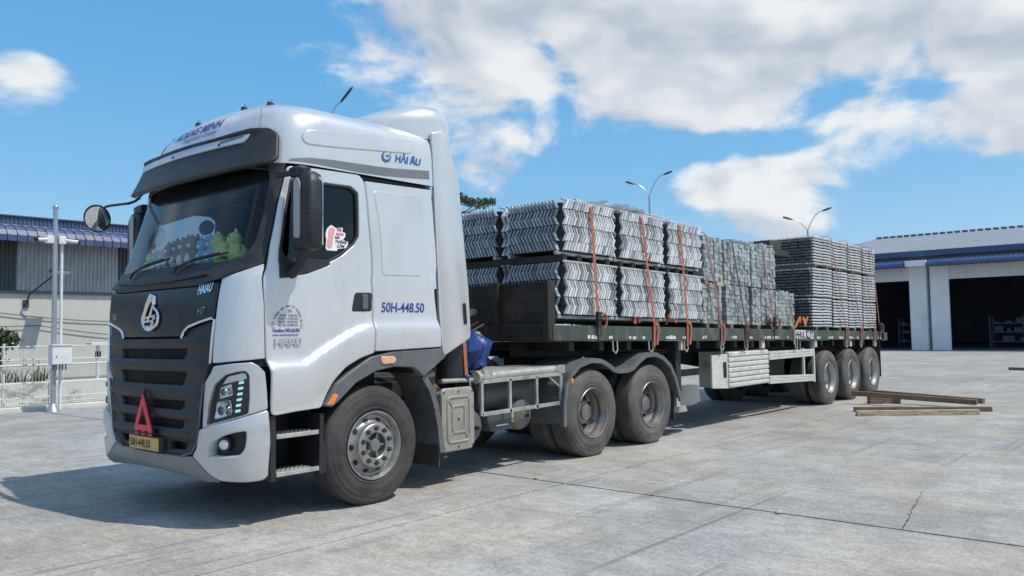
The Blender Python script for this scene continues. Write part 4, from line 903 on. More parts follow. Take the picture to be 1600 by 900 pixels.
# mirrors
def rring(cx, cy, z, hx, hy, n=24, e=.45):
    return [(cx+hx*math.copysign(abs(math.cos(t))**e, math.cos(t)), cy+hy*math.copysign(abs(math.sin(t))**e, math.sin(t)), z) for t in [2*math.pi*i/n for i in range(n)]]
for sg in (-1, 1):
    cx, cy = .79, sg*1.47
    b = MB().loft([rring(cx+.02, cy-sg*.01, 2.165, .03, .07), rring(cx+.01, cy, 2.18, .06, .115), rring(cx, cy, 2.22, .075, .135), rring(cx, cy, 2.45, .08, .138), rring(cx+.005, cy, 2.70, .078, .132), rring(cx+.015, cy-sg*.01, 2.77, .068, .115), rring(cx+.02, cy-sg*.02, 2.80, .04, .08)])
    mi = b.build('door_mirror', BLACKP, truck, smooth=50)
    MB().loft([rring(cx+.052, cy, 2.21, .034, .12), rring(cx+.055, cy, 2.75, .034, .12)]).build('mirror_face', MIRROR, mi)
    MB().prism(rp([(cy+sg*.025, 2.26), (cy-sg*.055, 2.27), (cy-sg*.055, 2.73), (cy-sg*.01, 2.755), (cy+sg*.03, 2.70)], .03), 'x', cx-.078, cx-.088).build('indicator_strip', mat('smoked_lens', (.36, .36, .34), .3), mi)
    MB().loft([rring(cx, cy, 2.445, .0805, .1395), rring(cx, cy, 2.451, .0805, .1395)]).build('mirror_joint', INKK, mi)
    MB().loft([rring(cx-.01, sg*1.40, 2.77, .05, .09), rring(cx-.01, sg*1.39, 2.83, .055, .10), rring(cx-.01, sg*1.36, 2.855, .035, .07)]).build('mirror_hinge', BLACKP, mi, smooth=50)
    MB().tube([(.70, sg*1.19, 2.80), (.72, sg*1.28, 2.80), (.76, sg*1.36, 2.81)], .026, 8).build('mirror_arm', BLACKP, mi)
    MB().tube([(.80, sg*1.44, 2.20), (.80, sg*1.40, 2.12), (.82, sg*1.33, 2.06), (.80, sg*1.22, 2.0)], [.045, .045, .05, .055], 10).build('mirror_arm', BLACKP, mi)
fm_ = MB().tube([(.66, 1.16, 2.90), (.62, 1.19, 2.86), (.57, 1.2, 2.835), (.38, 1.2, 2.79), (.34, 1.2, 2.775), (.31, 1.2, 2.74)], .013, 8).build('convex_mirror', BLACKP, truck)
c0 = Vector((.262, 1.2, 2.655)); n0 = Vector((-.2, -.82, -.5)).normalized(); x_ = Vector((.93, -.25, .35)).cross(n0).cross(n0).normalized(); y_ = n0.cross(x_)
def disc(rings, m, nm, par):
    b = MB(); b.loft([[c0+n0*o+(x_*math.cos(q)*.118+y_*math.sin(q)*.145)*f for q in [2*math.pi*i/28 for i in range(28)]] for f, o in rings]); return b.build(nm, m, par, smooth=50)
disc([(.5, -.05), (.9, -.035), (1.0, 0), (1.0, .012), (.93, .016)], BLACKP, 'mirror_back', fm_); disc([(.925, .006), (.9, .018), (.7, .028), (.4, .036), (.1, .039)], MIRROR, 'mirror_face', fm_)
# wheel housings
for sg in (-1, 1):
    b = MB(); b.sheet([(.98, .86), (1.02, 1.0), (1.12, 1.12), (1.3, 1.2), (1.65, 1.235), (2.0, 1.2), (2.2, 1.12)], 'y', sg*.45, sg*1.22, .012); b.bx(.98, 2.3, sg*.44, sg*.46, .7, 1.22); b.build('wheel_housing', INKK, truck, smooth=0)
# boarding steps
for sg in (-1, 1):
    b = MB(); b.bx(.63, .66, sg*.78, sg*1.2, .36, .86); b.bx(.63, 1.12, sg*.76, sg*.78, .36, .88); b.bx(.66, 1.12, sg*.78, sg*1.18, .345, .375)
    b.prism([(1.08,.84),(1.125,.84),(1.115,.62),(1.15,.53),(1.15,.36),(1.10,.335),(1.07,.345)], 'y', sg*.8, sg*1.235); b.bx(.61, .66, sg*1.16, sg*1.235, .34, .86)
    stp = b.build('boarding_steps', BLACKP, truck, smooth=0, bevel=.006)
    for z in (.70, .40):
        t_ = MB(); t_.bx(.665, 1.075, sg*.98, sg*1.205, z-.03, z)
        for i in range(9):
            for j in range(3): t_.bx(.69+i*.042, .715+i*.042, sg*(1.01+j*.05), sg*(1.035+j*.05), z, z+.007)
        tb = t_.build('step_tread', ALU, stp, smooth=0); MB().bx(.668, 1.072, sg*1.206, sg*1.232, z-.028, z+.008).build('tread_nosing', ALU, stp, smooth=0, bevel=.004)
# interior
MB().hexa([(.50,-1.1,1.7),(1.0,-1.1,1.7),(1.0,1.1,1.7),(.50,1.1,1.7),(.55,-1.05,2.09),(.88,-1.05,2.13),(.88,1.05,2.13),(.55,1.05,2.09)]).build('dashboard', DARKIN, truck, bevel=.03)
panel('roof_blind', rp([(-1.10,2.88),(1.10,2.88),(1.08,2.74),(.9,2.62),(.5,2.56),(-.1,2.58),(-.7,2.66),(-1.08,2.80)], .03), DARKIN, truck, off=-.05, depth=.02)
for y in (-.62, .62):
    se = MB().loft([rring(1.55, y, 1.5, .26, .26), rring(1.55, y, 1.68, .27, .27), rring(1.55, y, 1.74, .24, .25)]).build('seat', CURTAIN, truck, smooth=50)
    MB().loft([rring(1.75, y, 1.70, .09, .24), rring(1.80, y, 2.0, .09, .26), rring(1.86, y, 2.32, .08, .22), rring(1.88, y, 2.36, .06, .18)]).build('backrest', CURTAIN, se, smooth=50)
    MB().loft([rring(1.88, y, 2.38, .05, .12), rring(1.89, y, 2.48, .06, .14), rring(1.90, y, 2.56, .05, .12)]).build('headrest', CURTAIN, se, smooth=50)
sw = MB(); cc = Vector((1.06, -.62, 2.10)); ax = Vector((.75, 0, .6)).normalized(); xx = ax.orthogonal().normalized(); yy = ax.cross(xx)
sw.tube([cc+(xx*math.cos(q)+yy*math.sin(q))*.22 for q in [2*math.pi*i/28 for i in range(29)]], .017, 8); sw.cyl(cc-ax*.02, cc+ax*.02, .07, 12); sw.cyl(cc-ax*.3, cc, .03, 8)
for q in (0, 2.1, 4.2): sw.cyl(cc, cc+(xx*math.cos(q)+yy*math.sin(q))*.21, .014, 6)
sw.build('steering_wheel', DARKIN, truck)
MB().bx(2.36, 2.40, -1.18, 1.18, 1.28, 3.0).build('bulkhead', CURTAIN, truck, smooth=0)
MB().bx(.62, 2.40, -1.18, 1.18, 1.20, 1.27).build('cab_floor', DARKIN, truck, smooth=0)
MB().bx(.9, 2.36, -1.12, 1.12, 2.93, 2.95).build('headliner', DARKIN, truck, smooth=0)
MB().loft([[(.84+o, .22+.13*math.cos(q)*f, 2.52+.07*math.sin(q)*f) for q in [2*math.pi*i/20 for i in range(20)]] for f, o in ((.9, 0), (1, .01), (.9, .03))]).build('interior_mirror', GREYP, truck)
# door lettering
near_door = next(o for o in bpy.data.objects if o.name == 'door')
dl = lambda s0, z0: (lambda u, v, w: P(s0-u, z0+v, .004+w))
arc = 'CTY TNHH ĐT XNK VT HOÀNG MINH'; cA = (-1.505, 1.575); rA = .112
for i, ch in enumerate(arc):
    if ch == ' ': continue
    a = rad(186-192*i/(len(arc)-1)); ca, sa = math.cos(a-math.pi/2), math.sin(a-math.pi/2); px, pz = rA*math.cos(a), rA*math.sin(a)*1.35
    text('door_lettering', ch, .022, INKG, (lambda px, pz, ca, sa: (lambda u, v, w: P(cA[0]-(px+u*ca-v*sa), cA[1]+pz+u*sa+v*ca, .004+w)))(px, pz, ca, sa), near_door, ext=.001, bold=.0006, align='CENTER')
for k, tx in enumerate(('ZN', 'KLBT: 9.500 KG', 'KLCP: 14.250 KG', 'KLKT: 38.250 KG', 'KLTB: 22.800 KG')):
    text('door_lettering', tx, .026 if k else .032, INKG, dl(-1.505, (1.682, 1.648, 1.622, 1.596, 1.570)[k]), near_door, ext=.001, bold=.0005, align='CENTER', wid=.9)
text('door_lettering', 'Hotline: 0902.663.896', .042, INKB, dl(-1.385, 1.522), near_door, ext=.001, bold=.001, wid=.60)
text('door_lettering', 'www.vantaihoangminh.com', .026, INKB, dl(-1.385, 1.492), near_door, ext=.001, bold=.0006, wid=.74)
text('chrome_lettering', 'HAIAU', .088, CHROME, dl(-1.395, 1.412), near_door, ext=.008, bold=.003, wid=.88)
# sticker on the window: white patches, pink patch, lettering
wg = lambda s0, z0, o=-.018: (lambda u, v, w: P(s0-u, z0+v, o+w))
stk = panel('sticker', rp([(-1.70,2.40),(-1.735,2.44),(-1.79,2.415),(-1.865,2.425),(-1.865,2.385),(-1.905,2.38),(-1.908,2.34),(-1.89,2.315),(-1.955,2.305),(-1.958,2.275),(-1.945,2.245),(-1.86,2.235),(-1.86,2.215),(-1.75,2.215),(-1.735,2.235),(-1.72,2.31),(-1.70,2.35)], .012), STICK, near_door, off=-.02, depth=.004, r=.001, res=.06)
panel('sticker_patch', rp([(-1.715,2.40),(-1.75,2.425),(-1.79,2.40),(-1.785,2.34),(-1.80,2.235),(-1.76,2.23),(-1.735,2.26),(-1.73,2.34)], .02), PINK, stk, off=-.0185, depth=.001, r=.0005, res=.06)
for k, (tx, s0, z0, hh) in enumerate((('TÀI', -1.80, 2.39, .034), ('NON', -1.805, 2.352, .034), ('XIN', -1.80, 2.322, .03), ('THÔNG', -1.815, 2.285, .034), ('CẢM', -1.845, 2.248, .036))):
    text('sticker_lettering', tx, hh, RED if k == 1 else INKK, wg(s0, z0, -.017), stk, ext=.0005, bold=.0012)
# ------------------------------------------------------------------ wheels
TR = .525
def tyre_prof(w=.29):
    p = [(.298, -.022), (.312, -.008), (.33, -.002), (.336, -.006), (.36, 0), (.40, .004), (.405, .001), (.45, 0), (.456, -.006), (.475, -.008), (.498, -.018), (.513, -.036), (.522, -.05)]
    for h in (.075, .13, .185, .24):
        h *= w/.29; p += [(.525, -h+.012), (.525, -h+.006), (.512, -h+.004), (.512, -h-.004), (.525, -h-.006)]
    p += [(.522, -w+.05), (.513, -w+.036), (.475, -w+.008), (.40, -w-.004), (.33, -w+.002), (.298, -w+.022)]
    return p
def put_tyre(par, x, y, sg, m, n=56, zc=TR-.012):
    return MB().lathe(tyre_prof(), (x, y, zc), sg, n, closed=True, flat=.002).build('tyre', m, par, smooth=40)
def wheel_front(par, x, sg):
    w = thing('wheel', None, None, (x, sg*1.1, 0), parent=par); y = sg*1.245; c = (x, y, TR-.012)
    put_tyre(w, x, y, sg, RUBBER, 72)
    r = MB().lathe([(.292, -.05), (.296, -.01), (.300, -.002), (.292, .0), (.285, -.012), (.272, -.03), (.262, -.055), (.250, -.06), (.225, -.048), (.205, -.028), (.196, -.006), (.193, .012), (.185, .018), (.118, .018), (.112, .012), (.110, -.05)], c, sg, 64).build('rim', RIMF, w, smooth=30)
    MB().lathe([(.112, -.045), (.085, -.05), (.06, -.045), (.056, .0), (.05, .008), (.0005, .010)], c, sg, 32).build('hub', mat('hub_paint', (.16, .18, .18), .5, .2, var=.15), w)
    for i in range(5):
        a = 2*math.pi*i/5; MB().beam((x+.058*math.cos(a), y-sg*.02, c[2]+.058*math.sin(a)), (x+.11*math.cos(a), y-sg*.02, c[2]+.11*math.sin(a)), .022, .03, up=(0, 1, 0)).build('hub_spoke', STEEL, w, smooth=0)
    for i in range(10):
        a = 2*math.pi*(i+.5)/10; q = Vector((x+.152*math.cos(a), y+sg*.017, c[2]+.152*math.sin(a)))
        MB().cyl(q, q+Vector((0, sg*.008, 0)), .0225, 12).add(*(lambda m: (m.v, m.f))(MB().cyl(q+Vector((0, sg*.008, 0)), q+Vector((0, sg*.030, 0)), .0165, 6))).build('lug_nut', mat('nut_steel', (.10, .095, .09), .5, .6, var=.2), w, smooth=25)
    for i in range(10):   # hand holes in the wheel disc, their inner shade drawn as flat black discs
        a = 2*math.pi*i/10; b = MB(); e = Vector((math.cos(a), 0, math.sin(a))); t = Vector((-math.sin(a), 0, math.cos(a))); q = Vector((x, 0, c[2]))
        def pt(u, v): r_ = .228+u; h = -.0485+(.228-r_)*(.95 if r_ < .228 else .52)+.003; return q+e*r_+t*v+Vector((0, y+sg*h, 0))
        b.add([pt(.017*math.cos(k), .028*math.sin(k)) for k in [2*math.pi*j/14 for j in range(14)]], [tuple(range(14))]); b.build('hand_hole', INKK, w, smooth=0)
    return w
def wheel_rear(par, x, sg, m=None, yo=1.245, dual=True, light=False):
    w = thing('wheel', None, None, (x, sg*1.0, 0), parent=par); y = sg*yo; c = (x, y, TR-.012); rm = STEEL if not light else RIMT
    put_tyre(w, x, y, sg, m or RUBBERD)
    MB().lathe([(.302, -.03), (.304, -.004), (.298, .002), (.288, -.004), (.283, -.03), (.262, -.06), (.255, -.10), (.262, -.125), (.25, -.15), (.235, -.19), (.22, -.195), (.135, -.195)], c, sg, 48).build('rim', rm, w, smooth=30)
    MB().lathe([(.14, -.195), (.135, -.15), (.125, -.135), (.10, -.13), (.095, -.105), (.085, -.10), (.0005, -.10)], c, sg, 28).build('hub', rm, w, smooth=30)
    b = MB()
    for i in range(10):
        a = 2*math.pi*i/10; q = Vector((x+.168*math.cos(a), y-sg*.195, c[2]+.168*math.sin(a))); b.cyl(q, q+Vector((0, sg*.05, 0)), .018, 6)
    stuff(b.build('lug_nuts', CHASSIS, w, smooth=0))
    b = MB()
    for i in range(8):
        a = 2*math.pi*(i+.4)/8; q = Vector((x+.205*math.cos(a), y-sg*.192, c[2]+.205*math.sin(a))); b.cyl(q, q+Vector((0, sg*.002, 0)), .024, 10)
    stuff(b.build('hand_hole_shades', INKK, w, smooth=0))  # black discs laid on the rim for the shade inside the hand holes
    if dual:
        MB().lathe(tyre_prof(), (x, y-sg*.335, TR-.012), sg, 40, closed=True, flat=.002).build('inner_tyre', m or RUBBERD, w, smooth=40)
        MB().lathe([(.30, 0), (.30, -.3)], (x, y-sg*.335, TR-.012), sg, 24).build('inner_rim', CHASSIS, w)
    return w
RIMT = mat('trailer_rim', (.42, .41, .39), .42, .6, var=.2, scale=9, dirt=(.2, .17, .14, .7), dscale=6, dthr=(.48, .75))
for sg in (-1, 1):
    wheel_front(truck, 1.655, sg)
    for x in (5.0, 6.35): wheel_rear(truck, x, sg)
# ------------------------------------------------------------------ chassis of the tractor
for y in (-.42, .42): MB().bx(.8, 7.0, y-.04, y+.04, .72, 1.0).build('frame_rail', CHASSIS, truck, smooth=0, bevel=.01)
for x in (1.0, 2.6, 3.6, 4.4, 5.7, 6.9): MB().bx(x-.06, x+.06, -.38, .38, .74, .98).build('cross_member', CHASSIS, truck, smooth=0)
for x in (1.655, 5.0, 6.35): MB().cyl((x, -1.0, TR), (x, 1.0, TR), .10, 12).build('axle', CHASSIS, truck)
for x in (5.0, 6.35): MB().ball((x, 0, TR), .24, 16, 10, (1, .8, 1)).build('differential', CHASSIS, truck)
MB().bx(.7, 1.9, -.34, .34, .55, 1.2).build('engine', CHASSIS, truck, smooth=0, bevel=.05); MB().cyl((1.9, 0, .75), (5.0, 0, .6), .07, 10).build('drive_shaft', CHASSIS, truck)
fw = MB().prism(rp([(5.15, -.45), (5.9, -.48), (6.3, -.30), (6.3, .30), (5.9, .48), (5.15, .45)], .08), 'z', 1.14, 1.2).build('fifth_wheel', CHASSIS, truck, smooth=0, bevel=.01)
MB().bx(5.3, 5.9, -.44, .44, 1.0, 1.14).build('coupling_stand', CHASSIS, truck, smooth=0)
for sg in (-1, 1):
    # mudguards
    b = MB(); prof = [(2.02, 1.19), (2.15, 1.165), (2.27, 1.09), (2.36, .97), (2.42, .82), (2.47, .60), (2.50, .36)]
    b.sheet(prof, 'y', sg*.78, sg*1.215, .016); b.sheet([(p[0]-.035, p[1]-.015) for p in prof[2:]], 'y', sg*1.213, sg*1.236, .06)
    mg = b.build('mudguard', GREYP, truck, smooth=40); MB().bx(2.475, 2.49, sg*.8, sg*1.2, .21, .40).build('mudflap', RUBBER, mg, smooth=0); MB().cyl((2.41, sg*1.236, .80), (2.41, sg*1.242, .80), .035, 14).build('mudguard_cap', GREYP, mg)
    b = MB(); b.sheet([(1.0, .92), (1.08, 1.06), (1.25, 1.17), (1.5, 1.24), (1.8, 1.25), (2.02, 1.2)], 'y', sg*.7, sg*1.2, .012); b.build('inner_arch', INKK, truck)
    prof = [(4.43, .45), (4.435, .70), (4.47, .87), (4.56, 1.01), (4.72, 1.11), (4.95, 1.155), (5.15, 1.14), (5.32, 1.075), (5.42, 1.02), (5.55, 1.0), (5.75, 1.0), (5.88, 1.03), (6.0, 1.10), (6.18, 1.175), (6.4, 1.185), (6.6, 1.13), (6.78, 1.02), (6.9, .86), (6.98, .68), (7.04, .54)]
    b = MB(); b.sheet(prof, 'y', sg*.62, sg*1.255, .014); b.sheet([(p[0], p[1]-.045) for p in prof], 'y', sg*1.24, sg*1.275, .055); rg = b.build('mudguard', GREYP, truck, smooth=40)
    MB().bx(6.98, 6.995, sg*.66, sg*1.2, .24, .62).build('mudflap', RUBBER, rg, smooth=0); MB().bx(4.425, 4.44, sg*.62, sg*1.25, .42, .75).build('mudguard_skirt', GREYP, rg, smooth=0)
    MB().ball((4.55, sg*1.262, .915), .034, 12, 8, (1, .7, 1.1)).build('marker_lamp', AMBER, rg)
# silencer box with pressed cover and rusty inlet pipe
si = MB().loft([[(2.55+u*.42, -.62-.54*t_, .36+v*.56) for u, v in rp([(0, 0), (1, 0), (1, 1), (0, 1)], .12, 5)] for t_ in (0, 1)]).build('silencer', BEIGEM, truck, smooth=40)
b = MB(); rings = []
for f, o in ((1.03, 0), (1.04, -.012), (1.0, -.03), (.97, -.032)): rings.append([(2.76+(u-.5)*.45*f, -1.16+o, .64+(v-.5)*.60*f) for u, v in rp([(0, 0), (1, 0), (1, 1), (0, 1)], .14, 6)])
b.loft(rings); cv = b.build('silencer_cover', BEIGEM, si, smooth=40)
b = MB(); R_ = lambda f, g, y: [(2.76+(u-.5)*f, y, .64+(v-.5)*g) for u, v in rp([(0, 0), (1, 0), (1, 1), (0, 1)], .16, 6)]
b.tube(R_(.31, .44, -1.193)+[R_(.31, .44, -1.193)[0]], .012, 6); b.tube(R_(.17, .26, -1.193)+[R_(.17, .26, -1.193)[0]], .012, 6)
for su in (-1, 1):
    for sv in (-1, 1): b.cyl((2.76+su*.075, -1.193, .64+sv*.115), (2.76+su*.14, -1.193, .64+sv*.205), .010, 6)
b.build('pressed_ribs', BEIGEM, cv, smooth=50)
b = MB()
for u in (-.2, 0, .2):
    for v in (-.27, .27): b.cyl((2.76+u, -1.19, .64+v), (2.76+u, -1.2, .64+v), .009, 8)
b.cyl((2.76, -1.188, .64), (2.76, -1.2, .64), .012, 8); stuff(b.build('cover_bolts', CHASSIS, cv))
b = MB(); b.tube([(2.58, -.98, .90), (2.56, -.98, .98), (2.53, -.97, 1.12), (2.49, -.93, 1.30)], [.11, .075, .07, .07], 14); ip = b.build('inlet_pipe', RUSTP, truck)
MB().tube([(2.545, -.975, 1.06), (2.535, -.972, 1.10)], .084, 14).build('pipe_clamp', BEIGEM, ip)
MB().cyl((2.86, -.98, 1.03), (2.86, -.98, 1.5), .16, 20).build('air_intake', BLACKP, truck)
MB().tube([(2.6, -1.12, 1.02), (3.1, -1.15, 1.01)], .022, 8).build('support_bar', ALU, truck)
# chequer-plate shelf and ladder guard
sh = MB().bx(3.05, 4.44, -1.18, -.55, 1.075, 1.10).build('deck_shelf', ALU, truck, smooth=0, bevel=.004)
MB().cyl((3.06, -1.17, 1.035), (4.44, -1.17, 1.06), .042, 14).build('shelf_tube', ALU, sh); MB().cyl((3.03, -1.175, 1.035), (3.06, -1.175, 1.035), .062, 16).build('tube_end', ALU, sh)
for x in (3.12, 4.36): MB().bx(x, x+.13, -1.215, -1.16, 1.01, 1.105).build('shelf_bracket', ALU, sh, smooth=0, bevel=.004)
b = MB()
b.beam((3.09, -1.2, .985), (4.43, -1.2, 1.005), .03, .04); b.beam((3.09, -1.2, .655), (4.43, -1.2, .675), .03, .04)
for x in (3.09, 3.53, 3.98, 4.42): b.beam((x, -1.2, .64), (x, -1.2, 1.0), .03, .035)
b.beam((4.2, -1.19, .99), (4.41, -1.19, .86), .018, .018); b.build('ladder_guard', ALU, truck, smooth=0, bevel=.003)
for x, z in ((3.05, .53), (3.86, .59)):
    tk = MB().lathe([(.0005, .03), (.10, .022), (.16, 0), (.175, -.03), (.175, -.5), (.0005, -.52)], (x, -1.08, z), -1, 28).build('air_tank', mat('tank_grey', (.15, .15, .145), .5, .3, var=.2, dirt=(.10, .08, .07, .5)), truck); MB().cyl((x+.03, -1.1, z-.02), (x+.06, -1.14, z-.02), .018, 8).build('drain_valve', CHASSIS, tk)
bb = MB().hexa([(3.32, -1.12, .45), (3.66, -1.12, .45), (3.66, -.6, .45), (3.32, -.6, .45), (3.24, -1.12, .64), (3.68, -1.12, .64), (3.68, -.6, .64), (3.24, -.6, .64)]).build('battery_box', mat('box_grey', (.07, .072, .075), .5, var=.2), truck, smooth=0, bevel=.02)
MB().bx(3.64, 3.67, -1.125, -1.121, .52, .66).build('box_label', mat('label_lime', (.45, .45, .1), .5), bb, smooth=0); MB().bx(3.4, 3.58, -1.126, -1.121, .50, .515).build('box_label', WHITEP, bb, smooth=0)
MB().cyl((3.3, -.75, .8), (4.3, -.75, .8), .2, 20).build('fuel_tank', mat('tank_grey', (.15, .15, .145), .5, .3, var=.2, dirt=(.10, .08, .07, .5)), truck)
MB().bx(2.75, 4.35, .55, 1.2, .45, 1.05).build('fuel_tank', CHASSIS, truck, smooth=0, bevel=.08)  # unseen far-side box, added to keep light out from under the truck
MB().bx(1.1, 3.2, -.42, .42, .42, .62).build('added_undertray', CHASSIS, truck, smooth=0, bevel=.05)  # added slab that darkens the underside by blocking light
for k in range(4):
    y = -.3+k*.18; b = MB(); b.tube([(2.42, y, 1.75), (2.75, y+.05, 1.35), (3.3, y-.05, 1.22), (3.9, y+.02, 1.5), (4.2, y, 1.62)], .018, 6); b.build('air_hose', STRAP if k == 1 else CHASSIS, truck)

# ------------------------------------------------------------------ things on and in the truck
tri = thing('warning_triangle', 'folded red warning triangle hanging on the black grille above the plate', 'warning triangle', P(0, .69, .06))
b = MB(); o_ = [(-.005, 1.025), (.165, .715), (-.165, .715)]; i_ = [(-.003, .93), (.085, .76), (-.085, .76)]
vs = [P(q[0], q[1], .075) for q in o_]+[P(q[0], q[1], .075) for q in i_]+[P(q[0], q[1], .085) for q in o_]+[P(q[0], q[1], .085) for q in i_]
fs = []
for k in range(3):
    j = (k+1) % 3; fs += [(6+k, 6+j, 9+j, 9+k), (k, j, 3+j, 3+k), (k, j, 6+j, 6+k), (3+k, 3+j, 9+j, 9+k)]
b.add(vs, fs); b.build('reflector_frame', RED, tri, smooth=0)
b = MB()
for s0 in (-.12, 0, .12): b.hexa([P(s0-.035, .675, .07), P(s0+.035, .675, .07), P(s0+.035, .715, .07), P(s0-.035, .715, .07), P(s0-.035, .675, .082), P(s0+.035, .675, .082), P(s0+.035, .715, .082), P(s0-.035, .715, .082)])
b.build('base_reflectors', RED, tri, smooth=0)
b = MB(); b.beam(P(.17, .70, .068), P(-.004, 1.03, .068), .03, .012, up=(-1, 0, 0)); b.beam(P(-.17, .70, .068), P(-.004, 1.03, .068), .03, .012, up=(-1, 0, 0)); b.beam(P(.19, .694, .062), P(-.19, .694, .062), .012, .06, up=(-1, 0, 0)); b.build('backing', INKK, tri, smooth=0)
MB().tube([P(0, 1.02, .07), P(0, 1.06, .055)], .012, 6).build('hook', INKK, tri)
FUR = {'yellow': mat('lime_plush', (.72, .82, .28), .95, var=.2, scale=30, bump=.5, bscale=90), 'blue': mat('blue_plush', (.26, .58, .85), .95, var=.2, scale=30, bump=.5, bscale=90), 'grey': mat('grey_plush', (.20, .21, .24), .95, var=.2, scale=30, bump=.5, bscale=90), 'white': mat('white_plush', (.88, .89, .90), .95, var=.1, scale=30, bump=.5, bscale=90)}
def plush(y, x, r, fur, belly, label, lying=0.):
    z = 2.115
    t = thing('plush_toy', label, 'plush toy', (x, y, z), 'plush toys on the dashboard')
    M_ = Matrix.Rotation(lying, 4, 'X'); base = Vector((x, y, z+.75*r))
    def tr_(q): return base+M_ @ Vector(q)
    def ball(nm, c, rr, m, sq=(1, 1, 1)):
        b = MB().ball((0, 0, 0), rr, 14, 10, sq); b.tx(lambda q: tr_(Vector(c)+q*(1+.05*noise.noise(q*40)))); return b.build(nm, m, t, smooth=60)
    ball('body', (0, 0, 0), r*.8, FUR[fur], (.9, 1, 1)); h = ball('head', (-.05*r, 0, 1.15*r), r*.62, FUR[fur], (.9, 1.1, .95)); ball('belly', (-.30*r, 0, -.05*r), r*.55, FUR[belly], (.95, .9, 1)); ball('muzzle', (-.42*r, 0, 1.02*r), r*.24, FUR[belly], (.9, 1.4, .8))
    for sg in (-1, 1):
        ball('ear', (0, sg*.42*r, 1.68*r), r*.2, FUR[fur], (.6, .8, 1.3)); ball('arm', (-.3*r, sg*.72*r, .15*r), r*.25, FUR[fur], (.8, .7, 1.4)); ball('eye', (-.52*r, sg*.22*r, 1.28*r), r*.07, INKK); ball('foot', (-.55*r, sg*.4*r, -.6*r), r*.25, FUR[fur], (1.2, .9, .7))
PX = .68
for y, r_, fu, be, lab, ly in ((.98, .085, 'yellow', 'yellow', 'lime plush toy at the far end of the dashboard row', .3), (.83, .085, 'blue', 'white', 'blue plush toy next to the far lime one', 0), (.70, .085, 'blue', 'white', 'second blue plush toy from the far end, beside the grey ones', 0),
    (.55, .11, 'grey', 'white', 'grey and white plush toy nearest the far blue pair', 0), (.40, .115, 'grey', 'white', 'second grey and white plush toy from the far side', .1), (.25, .12, 'grey', 'white', 'third grey and white plush toy from the far side', -.1), (.10, .12, 'grey', 'white', 'grey and white plush toy beside the near blue pair', 0),
    (-.06, .105, 'blue', 'white', 'blue plush toy beside the near grey and white one', 0), (-.22, .11, 'blue', 'white', 'blue plush toy beside the big near lime toy', 0), (-.42, .125, 'yellow', 'yellow', 'big lime plush toy leaning over at the near end of the dashboard', -.75)):
    plush(y, PX-.0*abs(y), r_, fu, be, lab, ly)
plush(-.60, PX+.02, .115, 'yellow', 'yellow', 'lime plush toy nearest the driver door', -.4)
# blue tarpaulin and orange strap behind the cab
b = MB(); rings = []; rt = random.Random(21)
prof_ = [(.06, .02), (.16, .0), (.21, .05), (.22, .14), (.24, .22), (.20, .29), (.13, .34), (.04, .37)]
for j, (rr_, hz_) in enumerate(prof_):
    ring = []
    for i in range(60):
        a = 2*math.pi*i/60; k = noise.noise(Vector((math.cos(a)*3.1, math.sin(a)*3.1, hz_*9+4)))+.6*noise.noise(Vector((math.cos(a)*7, math.sin(a)*7, hz_*16)))
        fold = .05*(1 if (i+j) % 2 else -1)*min(1, j/2)
        ring.append((3.13+rr_*(1.05+.36*k+fold*.6)*math.cos(a)+.10*hz_, -.90+rr_*(1.1+.36*k+fold*.6)*math.sin(a), 1.104+max(0., hz_*(1+.12*k))+(.06*math.cos(a)*(hz_ > .2))))
    rings.append(ring)
tag(b.loft(rings).build('tarpaulin', TARP, smooth=70), 'crumpled blue tarpaulin bundle behind the cab', 'tarpaulin')
os_ = thing('tie_strap', 'orange strap around the black cylinder behind the cab', 'strap', (2.93, -1.12, 1.0))
b = MB(); b.beam((2.90, -1.142, 1.48), (2.93, -1.146, 1.05), .045, .005, up=(0, 1, 0)); b.build('webbing', STRAP, os_, smooth=0)
MB().tube([(2.93, -1.15, 1.06), (2.95, -1.17, 1.0), (2.96, -1.18, .82), (2.97, -1.19, .74)], .010, 6).build('tail', STRAPG, os_); MB().ball((2.935, -1.155, 1.045), .028, 10, 7).build('buckle', mat('buckle_blue', (.05, .08, .25), .4), os_)

# ------------------------------------------------------------------ semi-trailer
SL = .0165
def zd(x): return 1.565-SL*(x-4.3)
TS = lambda q: (q[0], q[1], q[2]-SL*(q[0]-4.3))    # the deck falls slightly to the rear
D0 = 1.565
tl = thing('semi_trailer', 'long flatbed semi-trailer with a dark green side rail carrying the steel load', 'trailer', (10.4, 0, 0))
for sg in (-1, 1):
    b = MB(); b.bx(4.24, 16.35, sg*1.17, sg*1.25, D0-.18, D0); ra = b.build('side_rail', GREENRAIL, tl, smooth=0, bevel=.006, T=TS)
    if sg == -1:
        rr = random.Random(5); x = 4.9
        while x < 16.1:
            w = rr.uniform(.12, .30); b = MB(); z0 = D0-.165
            for k in range(rr.randint(1, 3)):
                a = x+k*w/3; b.bx(a, a+w/3*rr.uniform(.5, .95), -1.2535, -1.2505, z0+rr.uniform(0, .012), z0+.05+rr.uniform(-.012, .004))
            if not 11.0 < x < 11.75: b.build('reflective_tape', mat('worn_white_tape', (.62, .62, .60), .6, var=.3, scale=20), ra, smooth=0, T=TS)
            x += rr.choice((.33, .45, .6, .62))
    b = MB(); b.bx(16.2, 16.62, sg*1.0, sg*1.25, D0-.20, D0-.02); b.build('tail_corner', GREENRAIL, tl, smooth=0, bevel=.01, T=TS)
pt_ = MB().bx(11.24, 11.72, -1.256, -1.251, D0-.155, D0-.005).build('stencil_plate', WHITEP, tl, smooth=0, T=TS)
